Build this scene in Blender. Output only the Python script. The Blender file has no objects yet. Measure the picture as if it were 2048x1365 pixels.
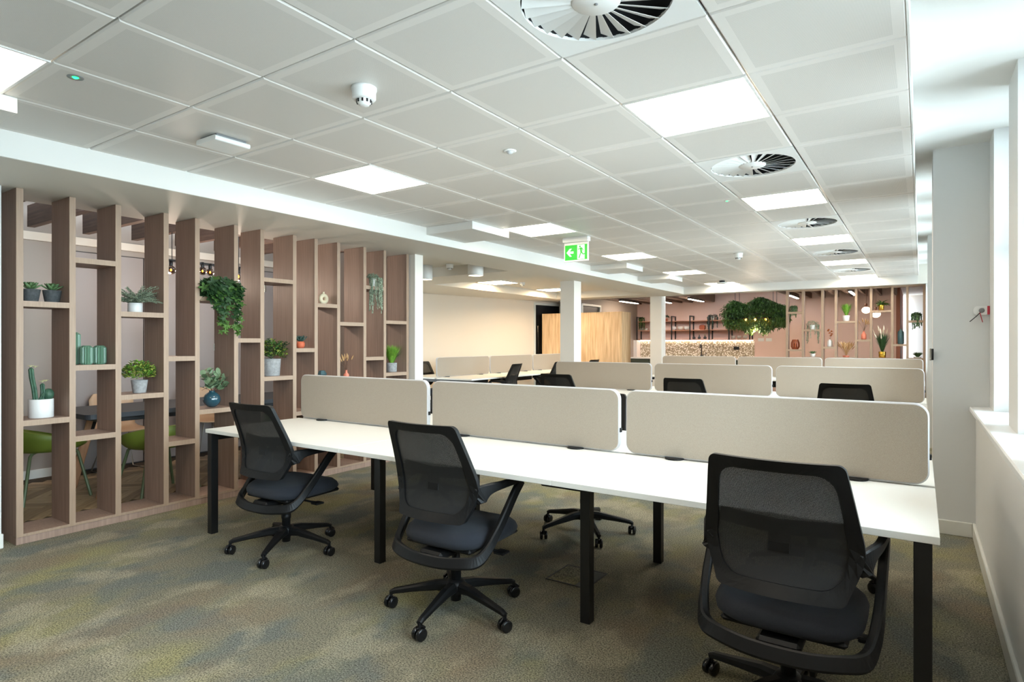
import bpy, math, random
from mathutils import Vector, Matrix, Euler
random.seed(7)
PI = math.pi
SC = bpy.context.scene
COL = SC.collection
# ------------------------------------------------------------------ camera, sky, exposure
cam = bpy.data.cameras.new('camera'); cam.sensor_width = 36.0; cam.lens = 36.0 * 1209 / 2048
cam.shift_y = 2.5 / 2048
cam.clip_start = 0.05
co = bpy.data.objects.new('camera', cam); COL.objects.link(co)
co.location = (0, 0, 1.34); co.rotation_euler = (PI / 2, 0, math.radians(34.08))
SC.camera = co
SC.view_settings.view_transform = 'Standard'; SC.view_settings.look = 'None'
SC.view_settings.exposure = 0.0; SC.view_settings.gamma = 1.0; SC.view_settings.use_curve_mapping = False
W = bpy.data.worlds.new('world'); SC.world = W; W.use_nodes = True
wn, wl = W.node_tree.nodes, W.node_tree.links
w_tc = wn.new('ShaderNodeTexCoord'); w_s = wn.new('ShaderNodeSeparateXYZ'); w_r = wn.new('ShaderNodeValToRGB')
wl.new(w_tc.outputs['Generated'], w_s.inputs[0]); wl.new(w_s.outputs['Z'], w_r.inputs[0])
w_r.color_ramp.elements[0].position = 0.0; w_r.color_ramp.elements[0].color = (0.40, 0.46, 0.50, 1)   # street and buildings
w_r.color_ramp.elements[1].position = 0.06; w_r.color_ramp.elements[1].color = (0.76, 0.89, 1.0, 1)   # overcast sky
wl.new(w_r.outputs[0], wn['Background'].inputs[0])
W.node_tree.nodes['Background'].inputs[1].default_value = 36.0
PANEL_L, PANEL_WARM_L = 17.0, 44.0
SC.cycles.max_bounces = 8; SC.cycles.diffuse_bounces = 5; SC.cycles.transparent_max_bounces = 12
SC.cycles.sample_clamp_indirect = 6.0

# ------------------------------------------------------------------ materials
def lin(c):
    return tuple(((x / 255) / 12.92 if x / 255 <= 0.04045 else ((x / 255 + 0.055) / 1.055) ** 2.4) for x in c)
def nodes(m):
    m.use_nodes = True
    nt = m.node_tree
    return nt, nt.nodes, nt.links, nt.nodes['Principled BSDF']
MATS = {}
def mat(name, c, rough=0.5, metal=0.0, spec=0.5, noise=0, nscale=50, bump=0, bscale=200, stretch=None, c2=None, trans=0, coat=0, emit=None, emit_s=0, sheen=0):
    """painted / plain surface, optionally two-colour noise (stretched for grain) and bump"""
    m = bpy.data.materials.new(name); nt, N, L, b = nodes(m)
    b.inputs['Base Color'].default_value = (*lin(c), 1)
    b.inputs['Roughness'].default_value = rough; b.inputs['Metallic'].default_value = metal
    b.inputs['Specular IOR Level'].default_value = spec
    b.inputs['Transmission Weight'].default_value = trans
    b.inputs['Coat Weight'].default_value = coat
    b.inputs['Sheen Weight'].default_value = sheen
    if emit:
        b.inputs['Emission Color'].default_value = (*lin(emit), 1); b.inputs['Emission Strength'].default_value = emit_s
    if c2 or bump:
        tc = N.new('ShaderNodeTexCoord'); mp = N.new('ShaderNodeMapping')
        L.new(tc.outputs['Object'], mp.inputs[0])
        if stretch: mp.inputs['Scale'].default_value = stretch
    if c2:
        n = N.new('ShaderNodeTexNoise'); n.inputs['Scale'].default_value = nscale; n.inputs['Detail'].default_value = 6
        L.new(mp.outputs[0], n.inputs[0])
        r = N.new('ShaderNodeValToRGB'); r.color_ramp.elements[0].position = 0.32; r.color_ramp.elements[1].position = 0.68
        r.color_ramp.elements[0].color = (*lin(c), 1); r.color_ramp.elements[1].color = (*lin(c2), 1)
        L.new(n.outputs[0], r.inputs[0]); L.new(r.outputs[0], b.inputs['Base Color'])
    if bump:
        n2 = N.new('ShaderNodeTexNoise'); n2.inputs['Scale'].default_value = bscale; n2.inputs['Detail'].default_value = 3
        L.new(mp.outputs[0], n2.inputs[0])
        bp = N.new('ShaderNodeBump'); bp.inputs['Strength'].default_value = bump; bp.inputs['Distance'].default_value = 0.004
        L.new(n2.outputs[0], bp.inputs['Height']); L.new(bp.outputs[0], b.inputs['Normal'])
    MATS[name] = m
    return m
def emat(name, c, s):
    m = bpy.data.materials.new(name); nt, N, L, b = nodes(m)
    b.inputs['Base Color'].default_value = (*(x * .3 for x in lin(c)), 1)
    b.inputs['Emission Color'].default_value = (*lin(c), 1); b.inputs['Emission Strength'].default_value = s
    return m

white_paint = mat('white_paint', (226, 225, 221), 0.6)
soffit_paint = mat('soffit_paint', (216, 211, 201), 0.6)
wall_paint = mat('wall_paint', (216, 216, 214), 0.65)
column_paint = mat('column_paint', (232, 227, 219), 0.6)
cream_paint = mat('cream_paint', (222, 211, 196), 0.65)
pink_paint = mat('pink_paint', (222, 192, 181), 0.65)
mauve_paint = mat('mauve_paint', (154, 143, 134), 0.6)
terracotta_paint = mat('terracotta_paint', (160, 104, 82), 0.6)
brown_ceiling = mat('brown_ceiling', (92, 76, 70), 0.7)
sill_white = mat('sill_white', (235, 236, 236), 0.25)
gloss_white = mat('gloss_white_paint', (222, 221, 214), 0.3)
tile_rim = mat('tile_rim', (223, 219, 214), 0.45)
gap_dark = mat('gap_dark', (120, 118, 112), 0.7)
steel_white = mat('steel_white', (232, 232, 230), 0.35)
plastic_white = mat('plastic_white', (232, 232, 230), 0.4)
plastic_grey = mat('plastic_grey', (120, 122, 124), 0.4)
laminate = mat('white_laminate', (238, 236, 230), 0.35)
black_plastic = mat('black_plastic', (15, 15, 16), 0.5, spec=.3)
black_metal = mat('black_metal', (15, 15, 16), 0.4)
dark_void = mat('dark_void', (26, 27, 30), 0.8)
seat_fabric = mat('seat_fabric', (24, 27, 34), 0.9, c2=(36, 40, 50), nscale=900, bump=0.5, bscale=900, sheen=0.05)
black_door = mat('black_door', (28, 28, 30), 0.4)
chrome = mat('chrome', (200, 195, 185), 0.2, metal=1)
gold = mat('gold', (212, 170, 70), 0.22, metal=1)
oak = mat('oak_board', (186, 150, 110), 0.5, c2=(230, 200, 160), nscale=2.2, stretch=(9, 9, 0.7), bump=0.1, bscale=40)
ash = mat('ash_veneer', (142, 117, 103), 0.5, c2=(163, 136, 120), nscale=3.0, stretch=(22, 22, 0.8), bump=0.08, bscale=60)
ash_edge = mat('ash_edge_band', (152, 127, 106), 0.5, c2=(164, 139, 117), nscale=6.0, stretch=(20, 20, 1.0))
plank_mat = mat('oak_plank', (148, 122, 88), 0.45, c2=(186, 158, 118), nscale=3.0, stretch=(1.5, 14, 1))
screen_trim = mat('screen_trim', (192, 190, 190), 0.6)
table_grey = mat('table_grey', (66, 68, 72), 0.5)
table_wood = mat('table_wood', (182, 132, 96), 0.5, c2=(200, 150, 112), nscale=3, stretch=(12, 12, 1))
green_shell = mat('green_shell', (108, 122, 42), 0.5)
green_metal = mat('green_metal', (92, 104, 72), 0.4)
ply = mat('pale_ply', (200, 168, 136), 0.5)
wire_metal = mat('wire_metal', (170, 160, 145), 0.3, metal=0.8)
kitchen_green = mat('kitchen_green', (70, 78, 66), 0.5)
worktop_white = mat('worktop_white', (236, 230, 226), 0.3)
terracotta_pot = mat('terracotta_pot', (206, 104, 70), 0.7)
concrete = mat('concrete_pot', (132, 132, 132), 0.85, c2=(160, 160, 160), nscale=40, bump=0.3, bscale=80)
slate_pot = mat('slate_pot', (56, 60, 62), 0.8, c2=(76, 80, 82), nscale=60)
white_ceramic = mat('white_ceramic', (218, 218, 216), 0.4)
cream_ceramic = mat('cream_ceramic', (214, 202, 172), 0.6)
sage_glaze = mat('sage_glaze', (88, 122, 100), 0.35)
teal_glaze = mat('teal_glaze', (38, 72, 84), 0.15, coat=0.5)
teal_matt = mat('teal_matt', (56, 84, 88), 0.6)
blush_ceramic = mat('blush_ceramic', (214, 126, 102), 0.6)
rust_slat = mat('rust_slat', (150, 70, 34), 0.5)
soil = mat('soil', (50, 40, 32), 0.95, c2=(82, 68, 54), nscale=90)
def leafmat(name, a, b2, sc=30): return mat(name, a, 0.55, c2=b2, nscale=sc)
leaf_dark = leafmat('leaf_dark', (26, 58, 30), (52, 88, 40))
leaf_green = leafmat('leaf_green', (50, 86, 36), (96, 130, 56))
leaf_lime = leafmat('leaf_lime', (120, 136, 48), (170, 176, 84))
leaf_bright = leafmat('leaf_bright', (84, 136, 40), (140, 184, 66))
leaf_sage = leafmat('leaf_sage', (126, 144, 122), (174, 188, 164))
leaf_agave = leafmat('leaf_agave', (58, 96, 62), (110, 140, 90))
leaf_teal = leafmat('leaf_teal', (34, 62, 56), (64, 96, 84))
leaf_euc = leafmat('leaf_eucalyptus', (84, 108, 78), (124, 144, 108))
leaf_forest = leafmat('leaf_forest', (24, 52, 24), (66, 100, 30), 6)
cactus_green = leafmat('cactus_green', (34, 66, 52), (62, 96, 72))
flower_cream = mat('flower_cream', (232, 226, 178), 0.6)
flower_orange = mat('flower_orange', (196, 104, 24), 0.7)
dried_straw = mat('dried_straw', (190, 150, 104), 0.9)
plume_cream = mat('plume_cream', (228, 212, 190), 0.9)
stem_brown = mat('stem_brown', (92, 66, 50), 0.8)
green_sign = emat('green_sign', (0, 196, 36), 0.9)
white_sign = emat('white_sign', (245, 250, 245), 1.0)
led_green = emat('green_led', (30, 255, 110), 6.0)
panel_emit = emat('panel_emit', (255, 240, 218), PANEL_L)
panel_warm = emat('panel_emit_warm', (255, 226, 184), PANEL_WARM_L)
spot_warm = emat('spot_warm', (255, 226, 180), 45.0)
led_strip = emat('led_strip', (255, 236, 216), 14.0)
linear_emit = emat('linear_emit', (255, 232, 206), 75.0)
bulb_emit = emat('bulb_filament', (255, 170, 70), 22.0)
globe_emit = emat('opal_globe', (255, 226, 196), 3.5)
smoked = mat('smoked_glass', (70, 50, 40), 0.05, trans=0.9)
clear_glass = mat('clear_glass', (225, 235, 235), 0.05, trans=0.95)

def perforated():
    m = bpy.data.materials.new('perforated_steel'); nt, N, L, b = nodes(m)
    tc = N.new('ShaderNodeTexCoord'); v = N.new('ShaderNodeTexVoronoi'); v.inputs['Scale'].default_value = 260; v.inputs['Randomness'].default_value = 0.0
    v.voronoi_dimensions = '2D'
    L.new(tc.outputs['Object'], v.inputs['Vector'])
    r = N.new('ShaderNodeValToRGB'); r.color_ramp.elements[0].position = 0.24; r.color_ramp.elements[1].position = 0.34
    r.color_ramp.elements[0].color = (*lin((176, 174, 168)), 1); r.color_ramp.elements[1].color = (*lin((221, 217, 212)), 1)
    L.new(v.outputs['Distance'], r.inputs[0]); L.new(r.outputs[0], b.inputs['Base Color']); b.inputs['Roughness'].default_value = 0.45
    return m
tile_perf = perforated()
def carpet():
    m = bpy.data.materials.new('carpet'); nt, N, L, b = nodes(m)
    tc = N.new('ShaderNodeTexCoord')
    n = N.new('ShaderNodeTexNoise'); n.inputs['Scale'].default_value = 140; n.inputs['Detail'].default_value = 5; n.inputs['Roughness'].default_value = 0.75
    L.new(tc.outputs['Object'], n.inputs[0])
    r = N.new('ShaderNodeMapRange'); r.inputs[1].default_value = 0.38; r.inputs[2].default_value = 0.62; r.inputs[3].default_value = 0.28; r.inputs[4].default_value = 2.1
    L.new(n.outputs[0], r.inputs[0])
    rgb = N.new('ShaderNodeRGB'); rgb.outputs[0].default_value = (*lin((112, 107, 92)), 1); cur = rgb.outputs[0]
    for (sc, lo, hi, c, off, amt) in ((1.7, 0.48, 0.64, (128, 122, 82), 0, 0.62), (2.2, 0.50, 0.60, (92, 96, 93), 9, 0.7), (1.6, 0.55, 0.66, (116, 99, 80), 21, 0.5), (2.9, 0.52, 0.62, (142, 134, 114), 33, 0.6)):
        mp = N.new('ShaderNodeMapping'); mp.inputs['Location'].default_value = (off, off * 0.7, 0); mp.inputs['Scale'].default_value = (1.2, 0.8, 1)
        L.new(tc.outputs['Object'], mp.inputs[0])
        a = N.new('ShaderNodeTexNoise'); a.inputs['Scale'].default_value = sc; a.inputs['Detail'].default_value = 4; L.new(mp.outputs[0], a.inputs[0])
        mr = N.new('ShaderNodeMapRange'); mr.inputs[1].default_value = lo; mr.inputs[2].default_value = hi; mr.inputs[4].default_value = amt
        L.new(a.outputs[0], mr.inputs[0])
        mx = N.new('ShaderNodeMix'); mx.data_type = 'RGBA'
        L.new(mr.outputs[0], mx.inputs[0]); L.new(cur, mx.inputs[6]); mx.inputs[7].default_value = (*lin(c), 1)
        cur = mx.outputs[2]
    vm = N.new('ShaderNodeVectorMath'); vm.operation = 'SCALE'; L.new(cur, vm.inputs[0]); L.new(r.outputs[0], vm.inputs['Scale']); cur = vm.outputs[0]
    L.new(cur, b.inputs['Base Color']); b.inputs['Roughness'].default_value = 0.95; b.inputs['Specular IOR Level'].default_value = 0.15
    bp = N.new('ShaderNodeBump'); bp.inputs['Strength'].default_value = 0.7; bp.inputs['Distance'].default_value = 0.004
    L.new(n.outputs[0], bp.inputs['Height']); L.new(bp.outputs[0], b.inputs['Normal'])
    return m
carpet_mat = carpet()
def weave():
    m = bpy.data.materials.new('screen_fabric'); nt, N, L, b = nodes(m)
    tc = N.new('ShaderNodeTexCoord')
    n = N.new('ShaderNodeTexNoise'); n.inputs['Scale'].default_value = 800; n.inputs['Detail'].default_value = 2
    L.new(tc.outputs['Object'], n.inputs[0])
    r = N.new('ShaderNodeValToRGB'); e = r.color_ramp.elements
    e[0].position = 0.35; e[0].color = (*lin((152, 140, 126)), 1); e[1].position = 0.65; e[1].color = (*lin((182, 171, 157)), 1)
    L.new(n.outputs[0], r.inputs[0]); L.new(r.outputs[0], b.inputs['Base Color']); b.inputs['Roughness'].default_value = 0.95
    b.inputs['Specular IOR Level'].default_value = 0.2
    return m
screen_fabric = weave()
def meshback():
    m = bpy.data.materials.new('mesh_weave'); nt, N, L, b = nodes(m)
    b.inputs['Base Color'].default_value = (*lin((20, 21, 23)), 1); b.inputs['Roughness'].default_value = 0.6
    tc = N.new('ShaderNodeTexCoord'); mp = N.new('ShaderNodeMapping'); mp.inputs['Rotation'].default_value = (0, math.radians(45), 0)
    L.new(tc.outputs['Object'], mp.inputs[0])
    v = N.new('ShaderNodeTexVoronoi'); v.inputs['Scale'].default_value = 330; v.inputs['Randomness'].default_value = 0.0
    sx = N.new('ShaderNodeSeparateXYZ'); cb = N.new('ShaderNodeCombineXYZ'); L.new(mp.outputs[0], sx.inputs[0])
    L.new(sx.outputs['X'], cb.inputs['X']); L.new(sx.outputs['Z'], cb.inputs['Y'])
    v.voronoi_dimensions = '2D'; L.new(cb.outputs[0], v.inputs['Vector'])
    lt = N.new('ShaderNodeMath'); lt.operation = 'LESS_THAN'; lt.inputs[1].default_value = 0.10; L.new(v.outputs['Distance'], lt.inputs[0])
    t = N.new('ShaderNodeBsdfTransparent'); mx = N.new('ShaderNodeMixShader')
    L.new(lt.outputs[0], mx.inputs[0]); L.new(b.outputs[0], mx.inputs[1]); L.new(t.outputs[0], mx.inputs[2])
    L.new(mx.outputs[0], N['Material Output'].inputs[0])
    return m
mesh_weave = meshback()
def terrazzo():
    m = bpy.data.materials.new('terrazzo'); nt, N, L, b = nodes(m)
    tc = N.new('ShaderNodeTexCoord'); v = N.new('ShaderNodeTexVoronoi'); v.inputs['Scale'].default_value = 27
    L.new(tc.outputs['Object'], v.inputs['Vector'])
    r = N.new('ShaderNodeValToRGB'); r.color_ramp.interpolation = 'CONSTANT'; e = r.color_ramp.elements
    e[0].position = 0.0; e[0].color = (*lin((238, 234, 224)), 1); e[1].position = 0.40; e[1].color = (*lin((158, 146, 122)), 1)
    k = e.new(0.75); k.color = (*lin((128, 118, 98)), 1)
    L.new(v.outputs['Distance'], r.inputs[0]); L.new(r.outputs[0], b.inputs['Base Color']); b.inputs['Roughness'].default_value = 0.35
    return m
terrazzo_mat = terrazzo()
def paneglass():
    m = bpy.data.materials.new('window_glass'); nt, N, L, b = nodes(m)
    N.remove(b)
    t = N.new('ShaderNodeBsdfTransparent'); t.inputs[0].default_value = (0.93, 0.97, 0.97, 1)
    g = N.new('ShaderNodeBsdfGlossy'); g.inputs['Roughness'].default_value = 0.02
    f = N.new('ShaderNodeFresnel'); mx = N.new('ShaderNodeMixShader')
    L.new(f.outputs[0], mx.inputs[0]); L.new(t.outputs[0], mx.inputs[1]); L.new(g.outputs[0], mx.inputs[2])
    L.new(mx.outputs[0], N['Material Output'].inputs[0])
    return m
window_glass = paneglass()

# ------------------------------------------------------------------ mesh builder
class MB:
    def __init__(s): s.v = []; s.f = []; s.m = []; s.s = []
    def add(s, v, f, mi=0, sm=False, M=None):
        b = len(s.v)
        s.v += [tuple(M @ Vector(p)) for p in v] if M is not None else [tuple(p) for p in v]
        for q in f: s.f.append(tuple(i + b for i in q)); s.m.append(mi); s.s.append(sm)
        return s
    def clip(s, ax, lo, hi):
        k = [i for i, q in enumerate(s.f) if all(lo <= s.v[j][ax] <= hi for j in q)]
        s.f = [s.f[i] for i in k]; s.m = [s.m[i] for i in k]; s.s = [s.s[i] for i in k]
        return s
    def box(s, x0, y0, z0, x1, y1, z1, mi=0, bev=0, M=None):
        if x0 > x1: x0, x1 = x1, x0
        if y0 > y1: y0, y1 = y1, y0
        if z0 > z1: z0, z1 = z1, z0
        if bev <= 0:
            v = [(x, y, z) for z in (z0, z1) for y in (y0, y1) for x in (x0, x1)]
            return s.add(v, [(0, 2, 3, 1), (4, 5, 7, 6), (0, 1, 5, 4), (2, 6, 7, 3), (0, 4, 6, 2), (1, 3, 7, 5)], mi, False, M)
        b = min(bev, (x1 - x0) / 2.01, (y1 - y0) / 2.01, (z1 - z0) / 2.01)
        X = (x0, x1); Y = (y0, y1); Z = (z0, z1); v = []; idx = {}
        for i in (0, 1):
            for j in (0, 1):
                for k in (0, 1):
                    sx, sy, sz = (1 - 2 * i), (1 - 2 * j), (1 - 2 * k)
                    for a in range(3):
                        p = [X[i] + sx * b, Y[j] + sy * b, Z[k] + sz * b]
                        p[a] = (X[i], Y[j], Z[k])[a]
                        idx[(i, j, k, a)] = len(v); v.append(tuple(p))
        F = []
        g = lambda i, j, k, a: idx[(i, j, k, a)]
        for a in range(3):
            for e in (0, 1):
                o = [c for c in range(3) if c != a]; q = []
                for (p, r) in ((0, 0), (1, 0), (1, 1), (0, 1)):
                    c = [0, 0, 0]; c[a] = e; c[o[0]] = p; c[o[1]] = r; q.append(g(*c, a))
                F.append(q)
        for a in range(3):
            o = [c for c in range(3) if c != a]
            for p in (0, 1):
                for r in (0, 1):
                    c0 = [0, 0, 0]; c0[o[0]] = p; c0[o[1]] = r; c1 = list(c0); c1[a] = 1
                    F.append([g(*c0, o[0]), g(*c0, o[1]), g(*c1, o[1]), g(*c1, o[0])])
        for i in (0, 1):
            for j in (0, 1):
                for k in (0, 1): F.append([g(i, j, k, 0), g(i, j, k, 1), g(i, j, k, 2)])
        c = Vector(((x0 + x1) / 2, (y0 + y1) / 2, (z0 + z1) / 2)); out = []
        for q in F:
            a, b2, c2 = (Vector(v[q[t]]) for t in range(3)); n = (b2 - a).cross(c2 - a)
            out.append(tuple(q) if n.dot(sum((Vector(v[t]) for t in q), Vector()) / len(q) - c) > 0 else tuple(reversed(q)))
        return s.add(v, out, mi, False, M)
    def sweep(s, pts, sec, ref=(0, 0, 1), mi=0, sm=True, closed=False, cap=True, M=None):
        """sec: list of (a,b) outline, or a function of the index giving one; a runs along side, b along up"""
        pts = [Vector(p) for p in pts]; n = len(pts); ref = Vector(ref); v = []; k = None
        for i, p in enumerate(pts):
            if closed: t = pts[(i + 1) % n] - pts[i - 1]
            else: t = pts[min(i + 1, n - 1)] - pts[max(i - 1, 0)]
            t.normalize(); side = t.cross(ref)
            if side.length < 1e-4: side = t.cross(Vector((1, 0, 0.01)))
            side.normalize(); up = side.cross(t).normalized()
            q = sec(i) if callable(sec) else sec; k = len(q)
            v += [p + side * a + up * b for a, b in q]
        f = []
        for i in range(n if closed else n - 1):
            j = (i + 1) % n
            for a in range(k):
                c = (a + 1) % k
                f.append((i * k + a, i * k + c, j * k + c, j * k + a))
        s.add(v, f, mi, sm, M)
        if cap and not closed:
            s.add(v[:k], [tuple(reversed(range(k)))], mi, False, M); s.add(v[-k:], [tuple(range(k))], mi, False, M)
        return s
    def tube(s, pts, r, n=8, mi=0, closed=False, cap=True, M=None, ref=(0, 0, 1)):
        R = r if isinstance(r, (list, tuple)) else [r] * len(pts)
        return s.sweep(pts, lambda i: [(R[i] * math.cos(2 * PI * a / n), R[i] * math.sin(2 * PI * a / n)) for a in range(n)], ref, mi, True, closed, cap, M)
    def bar(s, pts, w, h, ref=(0, 0, 1), mi=0, closed=False, c=0.25, M=None, sm=False):
        def sec(i):
            a = (w[i] if isinstance(w, (list, tuple)) else w) / 2; b = (h[i] if isinstance(h, (list, tuple)) else h) / 2; e = min(a, b) * c * 2
            return [(a - e, -b), (a, -b + e), (a, b - e), (a - e, b), (-a + e, b), (-a, b - e), (-a, -b + e), (-a + e, -b)]
        return s.sweep(pts, sec, ref, mi, sm, closed, True, M)
    def lathe(s, prof, n=24, c=(0, 0, 0), mi=0, sm=True, M=None):
        v = []; f = []; k = len(prof)
        for a in range(n):
            t = 2 * PI * a / n
            v += [(c[0] + r * math.cos(t), c[1] + r * math.sin(t), c[2] + z) for r, z in prof]
        for a in range(n):
            b = (a + 1) % n
            for i in range(k - 1):
                if prof[i][0] < 1e-6 and prof[i + 1][0] < 1e-6: continue
                f.append((a * k + i, b * k + i, b * k + i + 1, a * k + i + 1))
        return s.add(v, f, mi, sm, M)
    def prism(s, poly, y0, y1, mi=0, edge=None, M=None, sm=False):
        """outline in XZ (counter-clockwise), extruded in Y"""
        n = len(poly); v = [(x, y0, z) for x, z in poly] + [(x, y1, z) for x, z in poly]
        s.add(v, [tuple(range(n)), tuple(range(2 * n - 1, n - 1, -1))], mi, False, M)
        return s.add(v, [((i + 1) % n, i, i + n, (i + 1) % n + n) for i in range(n)], mi if edge is None else edge, sm, M)
    def leaf(s, M, l, w, mi=0, fold=0.25, bend=0.2):
        v = [(0, 0, 0), (w * .5, l * .35, w * fold), (0, l * .4, -bend * l * .1), (-w * .5, l * .35, w * fold), (w * .36, l * .7, w * fold - bend * l * .3), (0, l * .72, -bend * l * .4), (-w * .36, l * .7, w * fold - bend * l * .3), (0, l, -bend * l)]
        return s.add(v, [(0, 1, 2), (0, 2, 3), (1, 4, 5, 2), (2, 5, 6, 3), (4, 7, 5), (5, 7, 6)], mi, True, M)
    def mesh(s, name, mats):
        me = bpy.data.meshes.new(name); me.from_pydata(s.v, [], s.f)
        for m in (mats if isinstance(mats, (list, tuple)) else [mats]): me.materials.append(m)
        me.polygons.foreach_set('material_index', s.m); me.polygons.foreach_set('use_smooth', s.s); me.update()
        return me
    def build(s, name, mats, parent=None, loc=(0, 0, 0), rot=(0, 0, 0), **kw):
        return place(name, s.mesh(name, mats), parent, loc, rot, **kw)
def place(name, me, parent=None, loc=(0, 0, 0), rot=(0, 0, 0), **kw):
    o = bpy.data.objects.new(name, me); COL.objects.link(o); o.parent = parent; o.location = loc; o.rotation_euler = rot
    for k, v in kw.items(): o[k] = v
    return o
def thing(name, label, cat, loc=(0, 0, 0), rz=0.0, group=None):
    o = bpy.data.objects.new(name, None); COL.objects.link(o); o.location = loc; o.rotation_euler = (0, 0, rz)
    o.empty_display_size = 0.1
    o['label'] = label; o['category'] = cat
    if group: o['group'] = group
    return o
def dup(o, parent=None, loc=None, rz=None, label=None, group=None):
    c = o.copy(); COL.objects.link(c); c.parent = parent
    if loc is not None: c.location = loc
    if rz is not None: c.rotation_euler = (0, 0, rz)
    if label: c['label'] = label
    if group: c['group'] = group
    for ch in KIDS(o): dup(ch, c)
    return c
def KIDS(o): return [x for x in COL.objects if x.parent == o]
def cr(pts, k=4):
    out = []; P = [Vector(p) for p in pts]; n = len(P)
    for i in range(n - 1):
        a, b, c, d = P[max(i - 1, 0)], P[i], P[i + 1], P[min(i + 2, n - 1)]
        for j in range(k):
            t = j / k; out.append(.5 * ((2 * b) + (c - a) * t + (2 * a - 5 * b + 4 * c - d) * t * t + (3 * b - a - 3 * c + d) * t ** 3))
    return out + [P[-1]]
def crn(v, k=4): return [p.x for p in cr([(x, 0, 0) for x in v], k)]
def struct(o): o['kind'] = 'structure'; return o
def TRS(loc, rot=(0, 0, 0), sc=1.0): return Matrix.LocRotScale(Vector(loc), Euler(rot), Vector((sc, sc, sc)) if not isinstance(sc, tuple) else Vector(sc))
def rrect(x0, z0, x1, z1, r, n=6):
    out = []
    for cx, cz, a0 in ((x1 - r, z0 + r, -90), (x1 - r, z1 - r, 0), (x0 + r, z1 - r, 90), (x0 + r, z0 + r, 180)):
        for i in range(n + 1):
            a = math.radians(a0 + 90 * i / n); out.append((cx + r * math.cos(a), cz + r * math.sin(a)))
    return out

# ------------------------------------------------------------------ setting: floors and walls
CZ, SZ, RZ = 2.51, 2.36, 2.70            # tile ceiling, soffit, raised ceiling by the windows
YB = -1.35                                 # wall behind the camera
YF = 12.68                                # end of the tile ceiling
fl = struct(MB().box(-10.2, YB, -0.05, 0.6, 21.2, 0.0).build('floor', carpet_mat))
wf = struct(MB().box(-7.25, YB, 0.0, -5.26, 5.32, 0.004).build('floor.001', mat('plank_bed', (70, 56, 40), 0.8)))
# herringbone planks of the breakout room
pw, pl = 0.085, 0.51
pm = [MB().box(-pl / 2 + .001, -pw / 2 + .001, 0, pl / 2 - .001, pw / 2 - .001, 0.006, bev=0.0012).mesh('plank', mt) for mt in
      (plank_mat, mat('oak_plank_dark', (130, 106, 76), 0.45, c2=(164, 136, 100), nscale=3.0, stretch=(1.5, 14, 1)), mat('oak_plank_pale', (166, 140, 104), 0.45, c2=(202, 174, 134), nscale=3.0, stretch=(1.5, 14, 1)))]
cnt = 0; q2 = math.sqrt(.5); hx, hy = -6.2, 3.1
for b in range(-3, 4):
    for k in range(-30, 31):
        for v_ in (0, 1):
            x = k * pw + b * pl + (pl / 2 if not v_ else -pw / 2); y = k * pw - b * pl + (pw / 2 if not v_ else pl / 2)
            X, Y = hx + (x - y) * q2, hy + (x + y) * q2
            if -7.02 < X < -5.42 and 1.25 < Y < 4.85 and cnt < 298:
                place('plank', random.choice(pm), wf, (X, Y, 0.003), (0, 0, PI / 4 + v_ * PI / 2)); cnt += 1
def wall(name, m, *b): return struct(MB().box(*b).build(name, m))
wall('wall_back', mat('back_paint', (120, 114, 106), 0.7), -10.2, YB - .1, 0, .6, YB, 2.9)
def board(name, *b, m=gloss_white): return struct(MB().box(*b, bev=0.004).build(name, m))
# wall to the left of the shelving partition
wall('wall_left', wall_paint, -5.22, YB, 0, -4.955, 1.395, SZ)
board('baseboard_left', -4.955, YB, 0, -4.935, 1.402, 0.095)
# breakout room
wall('wall_breakout', mauve_paint, -7.32, YB, 0, -7.2, 5.30, 2.34)
board('baseboard_breakout', -7.2, YB, 0, -7.185, 2.44, 0.09)
wall('wall_breakout_upper', cream_paint, -7.32, YB, 2.34, -7.17, 5.30, 2.42)
wall('wall_breakout_upper.001', mauve_paint, -7.32, YB, 2.42, -7.2, 5.30, 2.86)
wall('wall_breakout_end', mauve_paint, -8.75, 5.30, 0, -5.10, 5.42, 2.86)
pan = struct(MB().box(-7.2, 2.45, 0.0, -7.19, 5.28, 2.28).build('wall_breakout_panelling', mat('panel_gap', (60, 54, 52), 0.7)))
for y0, y1 in ((2.46, 3.272), (3.284, 4.09), (4.102, 4.76), (4.772, 5.27)):
    MB().box(-7.192, y0, 0.02, -7.168, y1, 2.27, bev=0.003).build('panel', mat('panel_mauve', (148, 138, 134), 0.55), pan)
hinge = MB().tube([(0, 0, -.05), (0, 0, .05)], 0.009).box(-.006, -.022, -.045, 0, .022, .045).mesh('hinge', chrome)
for y in (4.10, 4.77):
    for z in (0.35, 1.28, 2.05): place('hinge', hinge, pan, (-7.162, y, z))
wood_ceiling = struct(MB().box(-7.3, YB, 2.84, -5.2, 5.42, 2.9).build('ceiling', brown_ceiling))
wood_ceiling.name = 'ceiling.004'
bf = MB().box(-.78, -.03, 0, .78, .03, .2, bev=0.002).mesh('baffle', mat('walnut_baffle', (96, 77, 68), 0.6, c2=(124, 102, 90), nscale=3, stretch=(1, 14, 14)))
for k in range(9): place('baffle', bf, wood_ceiling, (-6.14, 1.27 + k * 0.45, 2.42))

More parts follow.
